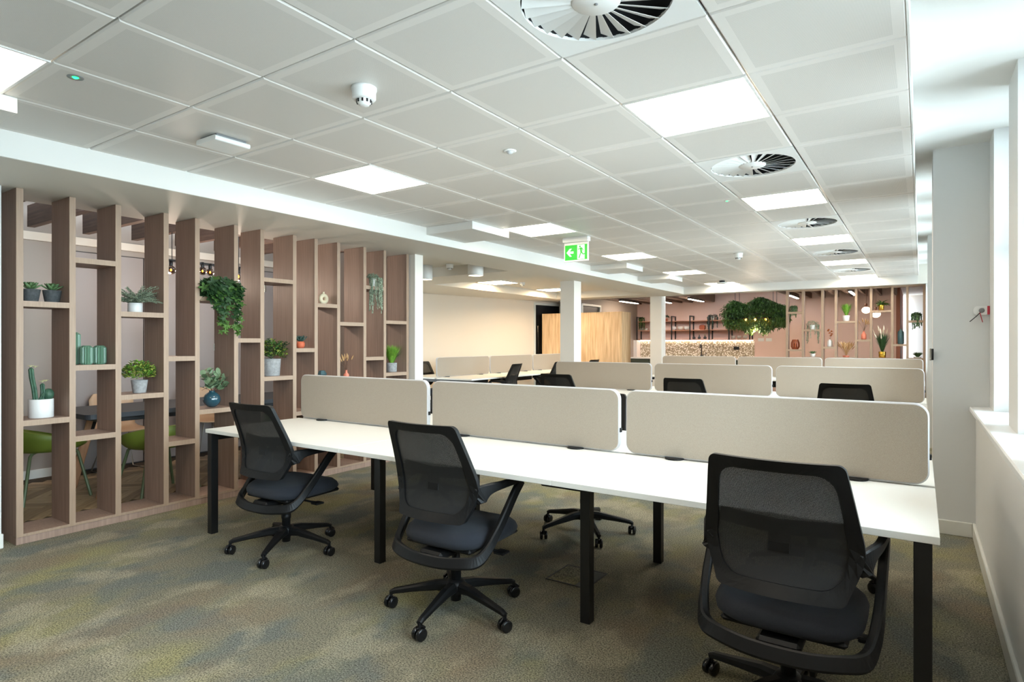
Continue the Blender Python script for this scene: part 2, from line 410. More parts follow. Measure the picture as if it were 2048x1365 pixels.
# main ceiling : backing grid plus one tile object per tile
PX, PY = 0.592, 0.583
ceil = struct(MB().box(-4.2, YB, CZ + .066, -.043, YF, CZ + .1).build('ceiling', gap_dark))
def tile_mesh(perf=True):
    m = MB(); g = 0.0035; x, y = PX / 2 - g, PY / 2 - g; b = 0.006; rim = 0.045
    m.box(-x, -y, b, x, y, 0.018, 0)
    v = [(-x, -y, b), (x, -y, b), (x, y, b), (-x, y, b)]
    v += [(-x + b, -y + b, 0), (x - b, -y + b, 0), (x - b, y - b, 0), (-x + b, y - b, 0)]
    v += [(-x + rim, -y + rim, 0), (x - rim, -y + rim, 0), (x - rim, y - rim, 0), (-x + rim, y - rim, 0)]
    f = []
    for i in range(4):
        j = (i + 1) % 4; f += [(i, i + 4, j + 4, j), (i + 4, i + 8, j + 8, j + 4)]
    m.add(v, f, 0); m.add(v, [(11, 10, 9, 8)], 1 if perf else 0)
    return m.mesh('ceiling_tile', [tile_rim, tile_perf])
TM = tile_mesh()
def tx(i): return -0.04 - PX * (i + .5)
def ty(j): return 2.18 + PY * (j + .5)
LIGHTS = {(1, j) for j in (-3, 1, 5, 9, 13, 17)} | {(5, j) for j in (-3, 1, 5, 9, 13, 17)}
VENTS = {(1, j) for j in (-1, 3, 7, 11, 15)}
for i in range(7):
    for j in range(-6, 18):
        if (i, j) in LIGHTS or (i, j) in VENTS: continue
        place('ceiling_tile', TM, ceil, (tx(i), ty(j), CZ))
struct(MB().box(-.043, YB, CZ, -.035, YF, RZ).build('trim_1', white_paint))
struct(MB().box(-.043, YB, RZ, .9, YF, RZ + .1).box(-.5, YF, RZ, .9, 21.2, RZ + .2).build('ceiling.001', white_paint))
# soffits, with two coffers in the open area on the left
sf = MB()
sf.box(-5.35, YB, SZ, -4.18, 5.35, CZ + .12)
sf.box(-4.9, 5.35, SZ, -4.18, YF + .32, CZ + .12)
sf.box(-9.2, 5.35, SZ, -4.9, 5.6, CZ + .12)
sf.box(-9.2, 5.6, SZ, -8.0, 7.15, CZ + .12)
sf.box(-9.2, 7.15, SZ, -4.9, 8.06, CZ + .12)
sf.box(-9.2, 8.06, SZ, -7.12, 12.4, CZ + .12)
sf.box(-9.2, 12.4, SZ, -4.9, YF + .32, CZ + .12)
sf.box(-4.18, YF, SZ, .32, YF + .32, RZ)
sf.box(-9.2, YF + .32, SZ, -7.39, 17.5, 2.9)
struct(sf.build('ceiling.002', soffit_paint))
struct(MB().box(-8.0, 5.6, CZ, -4.9, 7.15, CZ + .04).box(-7.12, 8.06, CZ, -4.9, 12.4, CZ + .04).build('ceiling.003', soffit_paint))
# white fascia of the bulkhead towards the tile ceiling
struct(MB().box(-4.185, YB, SZ + .001, -4.172, YF, CZ + .1).build('trim_2', white_paint))
struct(MB().box(-4.18, YF - .012, SZ + .001, -.04, YF, CZ + .1).build('trim_3', white_paint))
# boxed-in beam ends stepping out of the bulkhead
for y0, y1 in ((.45, 1.07), (4.61, 5.235), (8.30, 8.92), (10.15, 10.8)):
    o = struct(MB().box(-4.172, y0, CZ - .075, -3.58, y1, CZ - .0005, bev=0.002).build('trim_4', white_paint))
# columns
def column(x0, y0, x1, y1, h=SZ):
    c = struct(MB().box(x0, y0, 0, x1, y1, h).build('column', MATS['column_paint']))
    MB().box(x0 - .012, y0 - .012, 0, x1 + .012, y1 + .012, .09, bev=.004).build('baseboard', gloss_white, c)
column(-5.10, 5.165, -4.85, 5.30); column(-5.01, 8.85, -4.75, 9.10); column(-5.02, 12.94, -4.76, 13.2, 2.9)
# open-area left wall (slightly skewed) with the black door
P1 = Vector((-8.60, 9.35)); P2 = Vector((-7.89, 12.99)); dv = (P2 - P1).normalized(); A0 = P1 - dv * 4.3; A1 = P1 + dv * 3.42; A2 = P1 + dv * 5.0
def skew(name, m, p, q, z0, z1, t=.1, parent=None, bev=0, inset=0.0):
    d = (q - p); l = d.length; a = math.atan2(d.y, d.x)
    return MB().box(0, -inset, z0, l, t, z1, bev=bev).build(name, m, parent, (p.x, p.y, 0), (0, 0, a))
struct(skew('wall_far_left', cream_paint, A0, A1, 0, SZ))
struct(skew('wall_far_left.001', cream_paint, A2, A2 + dv * 1.2, 0, 2.5))
struct(skew('wall_far_left.002', cream_paint, A1, A2, 2.33, SZ))
def door(name, p, q, hz, hs):
    d = (q - p); l = d.length; a = math.atan2(d.y, d.x); k = 0.055
    o = struct(MB().box(k, .03, 0.005, l - k, .07, hz, bev=.003).build(name, black_door, None, (p.x, p.y, 0), (0, 0, a)))
    MB().box(0, -.02, 0, k, .1, hz + k, bev=.004).box(l - k, -.02, 0, l, .1, hz + k, bev=.004).box(k, -.02, hz, l - k, .1, hz + k, bev=.004).build('door_frame', gloss_white, o)
    MB().tube([(hs * l, .03, .75), (hs * l, -.02, .75), (hs * l, -.02, 1.75), (hs * l, .03, 1.75)], .012).build('door_handle', chrome, o)
    return o
door('door_1', A1, A1 + dv * 1.05, 2.27, .13)
struct(skew('wall_far_left.003', cream_paint, A1 + dv * 1.05, A2, 0, 2.33))
# kitchen shell
wall('wall_kitchen_back', pink_paint, -7.4, 17.4, 0, -.5, 17.55, 2.9)
wall('wall_kitchen_left', mauve_paint, -7.4, 14.85, 0, -7.16, 17.4, 2.9)
wall('wall_kitchen_left.001', mauve_paint, -7.4, 13.0, 2.34, -7.16, 14.85, 2.9)
wall('wall_kitchen_left.002', mauve_paint, -7.4, 13.3, 0, -7.16, 13.75, 2.34)
door('door_2', Vector((-7.16, 13.75)), Vector((-7.16, 14.85)), 2.28, .9)
wall('wall_kitchen_right', terracotta_paint, -.5, 17.4, 0, -.42, 20.8, RZ)
wall('wall_far', white_paint, -.42, 21.0, 0, .6, 21.2, RZ)
kc = struct(MB().box(-9.2, YF + .32, 2.86, -.45, 17.5, 2.92).build('ceiling.005', brown_ceiling))
struct(MB().box(-.42, 17.4, RZ - .001, .0, 21.0, RZ + .1).build('trim_5', white_paint))
kb = MB().box(-.025, -2.1, 0, .025, 2.1, .3, bev=.002).mesh('baffle', MATS['walnut_baffle'])
for x in [-7.0 + .31 * k for k in range(8)] + [-2.67 + .31 * k for k in range(8)]:
    place('baffle', kb, kc, (x, 15.2, 2.48))

# window wall on the right
wr = MB().box(.31, YB, 0, .66, 13.0, .865)
for y0, y1 in ((YB, -.48), (.31, .67), (1.46, 1.82), (2.61, 2.97), (3.76, 4.12), (4.91, 5.2), (5.6, 6.0), (6.75, 7.1), (7.9, 8.25), (9.05, 9.3), (9.7, 10.1), (10.9, 11.2), (12.0, 12.3)):
    wr.box(.385, y0, .865, .66, y1, RZ)
wr.box(.07, 5.2, 0, .66, 5.6, RZ).box(.07, 9.3, 0, .66, 9.7, RZ).box(.07, 12.72, 0, .66, 13.0, RZ).box(.385, 13.0, 0, .66, 21.2, RZ)
wr.box(.60, YB, RZ - .02, .9, 13, RZ + .1)
struct(wr.build('wall_right', wall_paint))
struct(MB().box(.275, YB, .865, .60, 5.199, .9, bev=.006).box(.275, 5.601, .865, .60, 9.299, .9, bev=.006).box(.275, 9.701, .865, .60, 12.719, .9, bev=.006).build('trim_6', sill_white))
board('baseboard_right', .292, YB, 0, .31, 5.2, .1)
board('baseboard_right.001', .05, 5.183, 0, .292, 5.2, .1)
board('baseboard_right.002', .052, 5.2, 0, .07, 5.6, .1)
wins = [(-.48, .31), (.67, 1.46), (1.82, 2.61), (2.97, 3.76), (4.12, 4.91), (6.0, 6.75), (7.1, 7.9), (8.25, 9.05), (10.1, 10.9), (11.2, 12.0), (12.3, 12.72)]
for n, (y0, y1) in enumerate(wins):
    f = MB(); t = .045
    for a in ((y0, .9, y0 + t, RZ), (y1 - t, .9, y1, RZ), (y0 + t, .9, y1 - t, .9 + t), (y0 + t, RZ - t, y1 - t, RZ), (y0 + t, 1.95, y1 - t, 2.0)): f.box(.58, a[0], a[1], .64, a[2], a[3])
    o = struct(f.build('window_%d' % (n + 1), sill_white))
    for z0, z1 in ((.9 + t, 1.95), (2.0, RZ - t)):
        MB().box(.607, y0 + t, z0, .613, y1 - t, z1).build('pane', window_glass, o)
    lt = bpy.data.lights.new('window_portal', 'AREA'); lt.shape = 'RECTANGLE'; lt.size = RZ - .9; lt.size_y = y1 - y0
    lt.cycles.is_portal = True
    lo = bpy.data.objects.new('window_portal', lt); COL.objects.link(lo); lo.location = (.67, (y0 + y1) / 2, (RZ + .9) / 2); lo.rotation_euler = (0, PI / 2, 0)

# ------------------------------------------------------------------ ceiling fittings
def ceiling_light(x, y, z, w, l, label, group, em):
    t = thing('ceiling_light', label, 'ceiling light', (x, y, z), 0, group)
    f = MB(); e = .012
    for b in ((-w, -l, w, -l + e), (-w, l - e, w, l), (-w, -l + e, -w + e, l - e), (w - e, -l + e, w, l - e)):
        f.box(b[0] + 0.002 * (b[0] < 0), b[1], -.003, b[2], b[3], .018)
    f.build('frame', steel_white, t)
    MB().box(-w + e, -l + e, .002, w - e, l - e, .012).build('diffuser', em, t)
    return t
RL = {-7: 'square ceiling light in the window row, far behind', -3: 'square ceiling light in the window row, just behind', 1: 'largest square ceiling light of the right row, nearest the big round vent', 5: 'square ceiling light of the right row, between the first and second small round vents', 9: 'square ceiling light of the right row, third from the front', 13: 'square ceiling light of the right row, fourth from the front', 17: 'square ceiling light touching the far bulkhead above the plant partition'}
LL = {-7: 'square ceiling light in the left row, far behind', -3: 'bright square ceiling light cut by the upper left corner of the picture', 1: 'square ceiling light of the left row, above the timber shelving partition', 5: 'square ceiling light just in front of the green exit sign', 9: 'square ceiling light beyond the exit sign, meeting a boxed beam end', 13: 'square ceiling light of the left row beside the farthest boxed beam end', 17: 'square ceiling light at the far left corner, half behind a round black-topped disc'}
for (i, j) in sorted(LIGHTS):
    ceiling_light(tx(i), ty(j), CZ, PX / 2 - .004, PY / 2 - .004, (RL if i == 1 else LL)[j], 'square ceiling lights in the tile ceiling', panel_emit)
ceiling_light(-6.78, 9.53, CZ - .019, .29, .29, 'square ceiling light in the recess above the left desks, nearer one', 'ceiling lights over the left desks', panel_warm)
ceiling_light(-6.70, 11.55, CZ - .019, .29, .29, 'square ceiling light in the left recess, next to the white column', 'ceiling lights over the left desks', panel_warm)

def round_vent(x, y, z, label):
    t = thing('air_diffuser', label, 'air vent', (x, y, z), 0, 'round swirl air vents in the right tile row')
    R0, R1 = .085, .262
    n = 48; w, l = PX / 2 - .004, PY / 2 - .004
    # square plate with a round opening
    m = MB(); v = []; f = []
    for a in range(n):
        th = 2 * PI * (a + .5) / n; c, s = math.cos(th), math.sin(th); k = min(w / max(abs(c), 1e-6), l / max(abs(s), 1e-6))
        v += [(R1 * c, R1 * s, 0), (k * c, k * s, 0), (R1 * c, R1 * s, .012), (k * c, k * s, .012)]
    for k in range(4):   # snap nearest vertices to corners
        cx, cy = ((w, l), (-w, l), (-w, -l), (w, -l))[k]
        b = min(range(n), key=lambda a: (v[4 * a + 1][0] - cx) ** 2 + (v[4 * a + 1][1] - cy) ** 2)
        v[4 * b + 1] = (cx, cy, 0); v[4 * b + 3] = (cx, cy, .012)
    for a in range(n):
        b = (a + 1) % n
        f += [(4 * a, 4 * b, 4 * b + 1, 4 * a + 1), (4 * a, 4 * a + 2, 4 * b + 2, 4 * b), (4 * a + 1, 4 * b + 1, 4 * b + 3, 4 * a + 3)]
    m.add(v, f); m.build('plate', steel_white, t)
    MB().lathe([(0, .06), (R1, .06), (R1, 0.01)], 48).build('duct', dark_void, t)
    MB().lathe([(0, -.004), (.012, -.003), (R0 - .004, 0.0), (R0, .004), (R0, .012)], 32).lathe([(0, -.008), (.006, -.006), (.007, -.003)], 10, mi=1).build('hub', [steel_white, plastic_grey], t)
    bl = MB(); nb = 24; a0 = R0; a1 = R1 - .004; h = 2 * PI / nb * .5
    tl = .02
    v = [(a0, -a0 * h * .8, 0), (a1, -a1 * h * .92, -.002), (a1 * .985, a1 * h * .55, tl), (a0, a0 * h * .8, tl * .35)]
    v += [(p[0], p[1], p[2] + .0015) for p in v]
    bl.add(v, [(0, 3, 2, 1), (4, 5, 6, 7), (0, 1, 5, 4), (1, 2, 6, 5), (2, 3, 7, 6), (3, 0, 4, 7)])
    me = bl.mesh('blade', steel_white)
    for k in range(nb): place('blade', me, t, (0, 0, .002), (0, 0, 2 * PI * k / nb + .05))
    return t
vl = {-5: 'round swirl vent behind the viewpoint', -1: 'largest round swirl vent, cut by the top edge of the picture', 3: 'second round swirl vent, between the two nearest lights of the right row', 7: 'third round swirl vent from the front', 11: 'fourth round swirl vent, small in the distance', 15: 'farthest round swirl vent, just before the last light'}
vt = None
for (i, j) in sorted(VENTS):
    if vt is None: vt = round_vent(tx(i), ty(j), CZ, vl[j])
    else: dup(vt, None, (tx(i), ty(j), CZ), 0, vl[j])

def smoke(x, y, z, label, s=1.0):
    t = thing('smoke_detector', label, 'smoke detector', (x, y, z), 0, 'white smoke detectors')
    MB().lathe([(0, 0), (.058 * s, 0), (.058 * s, -.012 * s), (.054 * s, -.018 * s), (.054 * s, -.05 * s), (.05 * s, -.056 * s), (0, -.056 * s)], 28).build('base', plastic_white, t)
    MB().lathe([(.03 * s, -.054 * s), (.034 * s, -.066 * s), (.024 * s, -.08 * s), (.018 * s, -.084 * s), (0, -.084 * s)], 20).build('sensor_head', plastic_white, t)
    g = MB()
    for k in range(10):
        a = 2 * PI * k / 10; g.box(-.004 * s, .0325 * s, -.072 * s, .004 * s, .0355 * s, -.058 * s, M=Matrix.Rotation(a, 4, 'Z'))
    g.build('sensor_slots', black_plastic, t, kind='stuff')
    return t
smoke(-2.12, 1.92, CZ, 'large white smoke detector on the ceiling, nearest the camera')
smoke(-1.99, 8.25, CZ, 'small white smoke detector far along the tiled ceiling')
smoke(-5.85, 6.98, CZ, 'white smoke detector between the two cylinder downlights')
smoke(-6.45, 9.9, CZ, 'tiny white smoke detector beside the recessed light over the left desks', .9)
t = thing('motion_sensor', 'small round white sensor set flush in the ceiling tiles', 'sensor', (-2.08, 3.05, CZ))
MB().lathe([(0, 0), (.04, 0), (.04, -.003), (.03, -.006), (.022, -.006)], 24).build('ring', plastic_white, t)
MB().lathe([(.024, -.004), (.02, -.014), (.01, -.02), (0, -.021)], 20).build('lens', mat('lens_grey', (190, 192, 194), 0.3), t)
t = thing('indicator_light', 'green glowing indicator in a ring beside the upper left light', 'indicator light', (-3.09, 1.13, CZ))
MB().lathe([(.032, 0), (.03, -.003), (.014, -.002), (.014, 0)], 24).build('ring', plastic_grey, t)
MB().lathe([(.013, -.001), (.008, -.005), (0, -.006)], 16).build('lens', led_green, t)
t = thing('indicator_light', 'tiny pale indicator by the second light of the right row', 'indicator light', (-1.33, 5.14, CZ))
MB().lathe([(.022, 0), (.02, -.003), (.01, -.002), (.01, 0)], 16).build('ring', plastic_white, t)
MB().lathe([(.009, -.001), (.005, -.004), (0, -.004)], 12).build('lens', led_green, t)
t = thing('wireless_access_point', 'white square wireless box hanging just under the ceiling tiles', 'access point', (-3.34, 1.96, CZ))
MB().prism(rrect(-.1, -.042, .1, -.014, .012), -.105, .105, M=None).build('cover', plastic_white, t)
MB().box(-.085, -.09, -.016, .085, .09, 0.0, bev=.003).build('mounting_plate', plastic_grey, t)
t = thing('ceiling_disc', 'round flat pale disc with a black top near the far left light', 'ceiling fitting', (-3.13, 11.75, CZ))
MB().lathe([(0, -.035), (.05, -.035), (.05, 0)], 20).build('spacer', black_plastic, t)
MB().lathe([(0, -.06), (.09, -.058), (.1, -.05), (.095, -.035), (0, -.035)], 28).build('disc', plastic_white, t)
for x, lb in ((-6.27, 'left cylinder downlight beside the shelving partition end'), (-5.3, 'right cylinder downlight, nearer the exit sign')):
    t = thing('cylinder_downlight', 'white ' + lb, 'downlight', (x, 6.9, CZ), 0, 'surface-mounted cylinder downlights')
    MB().lathe([(0, 0), (.112, 0), (.112, -.212), (.108, -.216), (.1, -.212), (.096, -.19)], 32).build('housing', plastic_white, t)
    MB().lathe([(.098, -.2), (0, -.2)], 32).build('diffuser', spot_warm, t)

# exit sign
t = thing('exit_sign', 'green hanging exit sign with a white left arrow and running figure', 'exit sign', (-3.18, 5.98, CZ))
MB().prism(rrect(-.155, -.055, .155, 0, .01), -.035, .035).build('housing', plastic_white, t)
MB().box(-.152, -.008, -.27, .152, .008, -.055, bev=.003).build('frame', plastic_white, t)
gp = MB().box(-.138, -.0105, -.252, .138, -.0075, -.085).build('sign_panel', green_sign, t)
MB().prism([(-.118, -.168), (-.078, -.212), (-.052, -.212), (-.078, -.18), (-.03, -.18), (-.03, -.156), (-.078, -.156), (-.052, -.124), (-.078, -.124)], -.012, -.0104).build('arrow', white_sign, gp)
MB().box(.018, -.0118, -.248, .108, -.0104, -.09).build('doorway', white_sign, gp)
fg = MB(); Y0, Y1 = -.0135, -.0117
fg.prism([(.052 + .011 * math.cos(a * PI / 6), -.108 + .011 * math.sin(a * PI / 6)) for a in range(12)], Y0, Y1)
def limb(ps, w):
    for (a, b) in zip(ps, ps[1:]):
        d = Vector((b[0] - a[0], b[1] - a[1])); n = Vector((-d.y, d.x)).normalized() * w / 2
        fg.prism([(a[0] - n.x * -1, a[1] + n.y), (a[0] - n.x, a[1] - n.y), (b[0] - n.x, b[1] - n.y), (b[0] + n.x, b[1] + n.y)], Y0, Y1)
limb([(.062, -.12), (.068, -.172)], .024); limb([(.066, -.17), (.052, -.2), (.04, -.236)], .012); limb([(.07, -.17), (.09, -.196), (.112, -.19)], .012)
limb([(.06, -.124), (.038, -.138), (.024, -.134)], .009); limb([(.07, -.124), (.088, -.14), (.086, -.156)], .009)
fg.build('running_figure', green_sign, gp)

# ------------------------------------------------------------------ timber shelving partitions
def shelf_unit(name, label, loc, rz, posts, shelves, L0, L1, h, depth, rail=False):
    """local: x along the run, y = depth behind the front face"""
    t = thing(name, label, 'shelving partition', loc, rz)
    pm_ = MB().box(-.019, 0, .05, .019, depth, h - .001, 1, bev=.0015)
    # front edge banding
    pm_.box(-.019, -.0012, .05, .019, 0.0, h - .001, 0)
    me = pm_.mesh('post', [ash_edge, ash])
    for x in posts: place('post', me, t, (x, 0, 0))
    MB().box(L0, .004, 0, L1, depth - .004, .05, bev=.002).build('plinth', ash, t)
    for a, b in zip(posts, posts[1:]):
        MB().box(a + .0192, 0, .0501, b - .0192, depth - .002, .068, 1, bev=.001).box(a + .0192, -.001, .0501, b - .0192, 0, .068, 0).build('base_board', [ash_edge, ash], t)
    for g, zs in shelves.items():
        a, b = posts[g - 1], posts[g]
        for z in zs:
            MB().box(a + .0192, .001, z - .038, b - .0192, depth - .002, z, 1, bev=.001).box(a + .0192, -.0002, z - .038, b - .0192, .001, z, 0).build('shelf', [ash_edge, ash], t)
    if rail: MB().box(L0, .0, h - .03, L1, depth, h - .0005, bev=.002).build('top_rail', ash_edge, t)
    return t
NP = [1.485, 1.785, 2.077, 2.42, 2.668, 3.008, 3.26, 3.601, 3.847, 4.125, 4.476, 4.768, 5.127]
NS = {1: [1.616, .819], 2: [1.939, 1.178, .676], 3: [1.57, .946], 4: [1.227, .55], 5: [1.721, .781], 6: [1.375, .6], 7: [1.929, 1.025, .45], 8: [1.282, .677], 9: [1.726, .99, .42], 10: [1.549, .955, .5], 11: [1.951, 1.182, .62], 12: [1.584, .999, .45]}
shelf_unit('shelving_partition', 'tall open timber shelving partition at left, filled with potted plants and vases', (-4.93, 0, 0), PI / 2, NP, NS, 1.466, 5.146, SZ, .31)
FP = [-2.176, -1.894, -1.556, -1.328, -.996, -.757, -.429, -.2, .078 - .03]
FP2 = FP
FS = {1: [1.934, 1.204], 2: [1.589, 1.06], 3: [1.255], 4: [1.737, 1.06], 5: [1.391], 6: [1.921, 1.06], 7: [1.307], 8: [1.728, 1.06]}
shelf_unit('shelving_partition', 'far timber shelving partition with plants, in front of the pink kitchen wall', (0, 12.84, 0), 0, FP, FS, -2.195, .067, SZ, .16, True)

# ------------------------------------------------------------------ desks and screens
def bench(label, loc, rz, unit, n, legs_mid=True):
    t = thing('bench_desk', label, 'desk', loc, rz); L = unit * n; zt = .73
    for k in range(n):
        for s in (-1, 1):
            y0, y1 = (-.79, -.02) if s < 0 else (.02, .79)
            MB().box(k * unit + .0006, y0, zt - .025, (k + 1) * unit - .0006, y1, zt, bev=.0015).build('desktop', laminate, t)
    lm = MB().box(-.025, -.025, 0, .025, .025, zt - .026, bev=.002).mesh('leg', black_metal)
    for x in (.045, L - .045):
        for y in (-.76, .76): place('leg', lm, t, (x, y, 0))
        MB().box(x - .024, -.734, zt - .076, x + .024, .734, zt - .0255, bev=.002).build('cross_beam', black_metal, t)
    for k in range(1, n):
        for y in (-.50, .45): place('leg', lm, t, (k * unit + .03, y, 0))
        MB().box(k * unit + .006, -.474, zt - .07, k * unit + .054, .424, zt - .0255, bev=.002).build('cross_beam', black_metal, t)
    for y in (-.3, .3):
        MB().box(.07, y - .02, zt - .066, L - .07, y + .02, zt - .0256, bev=.002).build('side_rail', black_metal, t)
    for k in range(n):
        MB().box(k * unit + .2, -.12, zt - .17, (k + 1) * unit - .2, .12, zt - .165).box(k * unit + .2, -.12, zt - .165, (k + 1) * unit - .2, -.116, zt - .09).box(k * unit + .2, .116, zt - .165, (k + 1) * unit - .2, .12, zt - .09).box(k * unit + .22, -.01, zt - .1, k * unit + .25, .01, zt - .03).build('cable_tray', black_metal, t)
    return t
YC = [3.10, 7.22, 11.34]
XL = -4.165
bench('long white bench desk in the foreground with square black legs', (XL, YC[0], 0), 0, 1.405, 3)
bench('second white bench desk, behind the front row of screens', (XL, YC[1], 0), 0, 1.405, 3)
bench('farthest white bench desk, in front of the far plant partition', (XL, YC[2], 0), 0, 1.405, 3)
bench('white bench desk on the left, running along the cream wall', (-6.92, 7.88, 0), PI / 2, 1.56, 3)
def screen(label, loc, rz, w, group):
    t = thing('desk_screen', label, 'desk divider', loc, rz, group)
    m = MB(); o = rrect(-w / 2, .006, w / 2, .35, .055, 7); i = rrect(-w / 2 + .006, .012, w / 2 - .006, .344, .05, 7); n = len(o)
    v = [(x, -.012, z) for x, z in o] + [(x, .012, z) for x, z in o] + [(x, -.016, z) for x, z in i] + [(x, .016, z) for x, z in i]
    m.add(v, [(k, (k + 1) % n, (k + 1) % n + n, k + n)[::-1] for k in range(n)], 0, True)
    m.add(v, [(k, 2 * n + k, 2 * n + (k + 1) % n, (k + 1) % n)[::-1] for k in range(n)], 0)
    m.add(v, [(n + k, 3 * n + k, 3 * n + (k + 1) % n, n + (k + 1) % n) for k in range(n)], 0)
    m.build('edge_trim', screen_trim, t)
    p = MB(); p.add(v, [tuple(range(2 * n, 3 * n)), tuple(range(4 * n - 1, 3 * n - 1, -1))], 0)
    p.build('fabric_panel', screen_fabric, t)
    for x in (-w / 2 + .27, w / 2 - .27):
        c = [(.05 * math.cos(a * PI / 10), .05 * math.sin(a * PI / 10)) for a in range(11)]
        cm = MB()
        for s in (1, -1):
            vv = [(a, s * (.012 + b), 0) for a, b in c] + [(a, s * (.012 + b), .008) for a, b in c]; k = len(c)
            cm.add(vv, [tuple(range(k - 1, -1, -1)), tuple(range(k, 2 * k))] + [(q, (q + 1) % k, (q + 1) % k + k, q + k) for q in range(k)])
        cm.box(-.03, -.012, 0, .03, .012, .012)
        cm.build('clamp', black_plastic, t, (x, 0, .0005))
    for z in (.125,): MB().box(w / 2 - .004, -.009, z - .012, w / 2 + .008, .009, z + .012, bev=.002).build('connector', black_plastic, t)
    return t
pos3 = ['left', 'middle', 'right']
rows = ['front', 'second', 'farthest']
for r, yc in enumerate(YC):
    for k in range(3):
        screen('beige fabric desk screen, %s one of three on the %s bench' % (pos3[k], rows[r]), (XL + 1.405 * (k + .5), yc, .73), 0, 1.365, 'beige desk screens on the %s bench' % rows[r])
for k in range(3):
    screen('warm beige desk screen along the cream wall, %s' % ('nearest the camera', 'middle one', 'partly behind the white column')[k], (-6.92, 7.88 + 1.56 * (k + .5), .73), PI / 2, 1.52, 'beige desk screens on the left bench')

# ------------------------------------------------------------------ office chair
def make_chair(label, loc, rz, base, group):
    t = thing('office_chair', label, 'office chair', loc, rz, group)
    ZR = [.965, .90, .82, .74, .67, .61, .55, .505]; YR = [-.262, -.234, -.198, -.164, -.140, -.142, -.165, -.190]; HW = [.203, .215, .228, .241, .252, .240, .214, .196]
    def surf(u, v):     # v 0 top .. 1 bottom ; u -1..1
        q = v * (len(ZR) - 1); i = min(int(q), len(ZR) - 2); f = q - i
        L = lambda A: A[i] * (1 - f) + A[i + 1] * f
        return Vector((u * L(HW), L(YR) - .035 * (1 - u * u), L(ZR)))
    def rr(R_, m_=10, c_=6):
        out = []
        for q in range(4):
            ca, sa = ((1, 0), (0, 1), (-1, 0), (0, -1))[q]
            pts = [(1, -1 + R_ + (2 - 2 * R_) * i / m_) for i in range(m_)] + [(1 - R_ + R_ * math.cos(PI / 2 * i / c_), 1 - R_ + R_ * math.sin(PI / 2 * i / c_)) for i in range(c_)]
            out += [(x * ca - y * sa, x * sa + y * ca) for x, y in pts]
        return out
    O_, I_ = rr(.10), rr(.30); n = len(O_); fm = MB(); v = []
    def inn(k, g=1.0, e=0.0):
        u, w_ = I_[k]; t_ = .085 + (.5 - .5 * w_) * .79; t_ = .48 + (t_ - .48) * g * (1 + e); return u * .82 * g * (1 + e), t_
    def put(u, t_, dy): return surf(u, t_) + Vector((0, dy, 0))
    rg = []
    for dy in (-.011, .011):
        for k in range(n): v.append(put(O_[k][0], .5 - .5 * O_[k][1], dy))
        for q in (.5, 1):
            for k in range(n):
                u, t_ = inn(k); v.append(put(O_[k][0] * (1 - q) + u * q, (.5 - .5 * O_[k][1]) * (1 - q) + t_ * q, dy * (1 - .3 * q)))
    f = []
    for i in range(n):
        j = (i + 1) % n
        for r_ in (0, 1): f += [(r_ * n + i, r_ * n + j, (r_ + 1) * n + j, (r_ + 1) * n + i), ((3 + r_) * n + j, (3 + r_) * n + i, (4 + r_) * n + i, (4 + r_) * n + j)]
        f += [(j, i, 3 * n + i, 3 * n + j), (2 * n + i, 2 * n + j, 5 * n + j, 5 * n + i)]
    fm.add(v, f, 0, False); fm.build('back_frame', black_plastic, t)
    mm = MB(); v = []; nr = 8
    for r_ in range(nr + 1):
        for k in range(n):
            u, t_ = inn(k, r_ / nr, .015); v.append(put(u, t_, 0))
    f = [(r_ * n + k, r_ * n + (k + 1) % n, (r_ + 1) * n + (k + 1) % n, (r_ + 1) * n + k) for r_ in range(nr) for k in range(n)]
    mm.add(v, f, 0, True); mm.build('mesh_back', mesh_weave, t)
    MB().bar([(-.195, -.152, .735), (-.10, -.168, .73), (0, -.174, .725), (.10, -.168, .73), (.195, -.152, .735)], .01, .05).bar([(0, -.168, .73), (0, -.172, .64)], .07, .012, ref=(0, 1, 0)).build('lumbar_support', black_plastic, t)
    # arm and hoop : one continuous bent bar
    def side(s):
        return [(s * .226, -.138, .60), (s * .246, -.130, .635), (s * .264, -.08, .658), (s * .280, .0, .664), (s * .290, .125, .668)]
    def down(s):
        return [(s * .290, .150, .655), (s * .288, .095, .605), (s * .284, .02, .52), (s * .279, -.055, .44), (s * .268, -.115, .375)]
    A = MB()
    for s in (-1, 1):
        A.bar(cr(side(s)), crn([.014, .022, .024, .026, .028]), crn([.03, .085, .052, .036, .034]), ref=(0, 0, 1), c=.22)
    path = down(-1) + [(-.245, -.165, .338), (-.19, -.20, .33), (-.1, -.222, .322), (0, -.228, .32), (.1, -.222, .322), (.19, -.20, .33), (.245, -.165, .338)] + down(1)[::-1]
    A.bar(cr(path, 5), crn([.028, .028, .028, .03, .032, .034, .034, .034, .034, .034, .034, .034, .032, .03, .028, .028, .028], 5), crn([.044] * 5 + [.054] * 7 + [.044] * 5, 5), ref=(0, .45, 1), c=.2)
    A.build('armrest_hoop', black_plastic, t)
    # seat cushion
    S = MB(); rings = [(.0, .452, .0), (.6, .45, 0), (.86, .442, 0), (.96, .428, 0), (1.0, .405, 0), (.985, .384, 0), (.93, .372, 0), (.0, .372, 0)]
    n = 36; v = []
    def out(a, k, z):
        c, s_ = math.cos(a), math.sin(a); e = .62
        x = .245 * math.copysign(abs(c) ** e, c) * k; y = .255 * math.copysign(abs(s_) ** e, s_) * k
        zz = z - (.02 * max(0, y - .12) / .13 if z > .4 else .0) + .012 * (x / .245) ** 2 * (1 if z > .43 else 0)
        return (x, y + .055, zz)
    for k, z, _ in rings: v += [out(2 * PI * a / n, k, z) for a in range(n)]
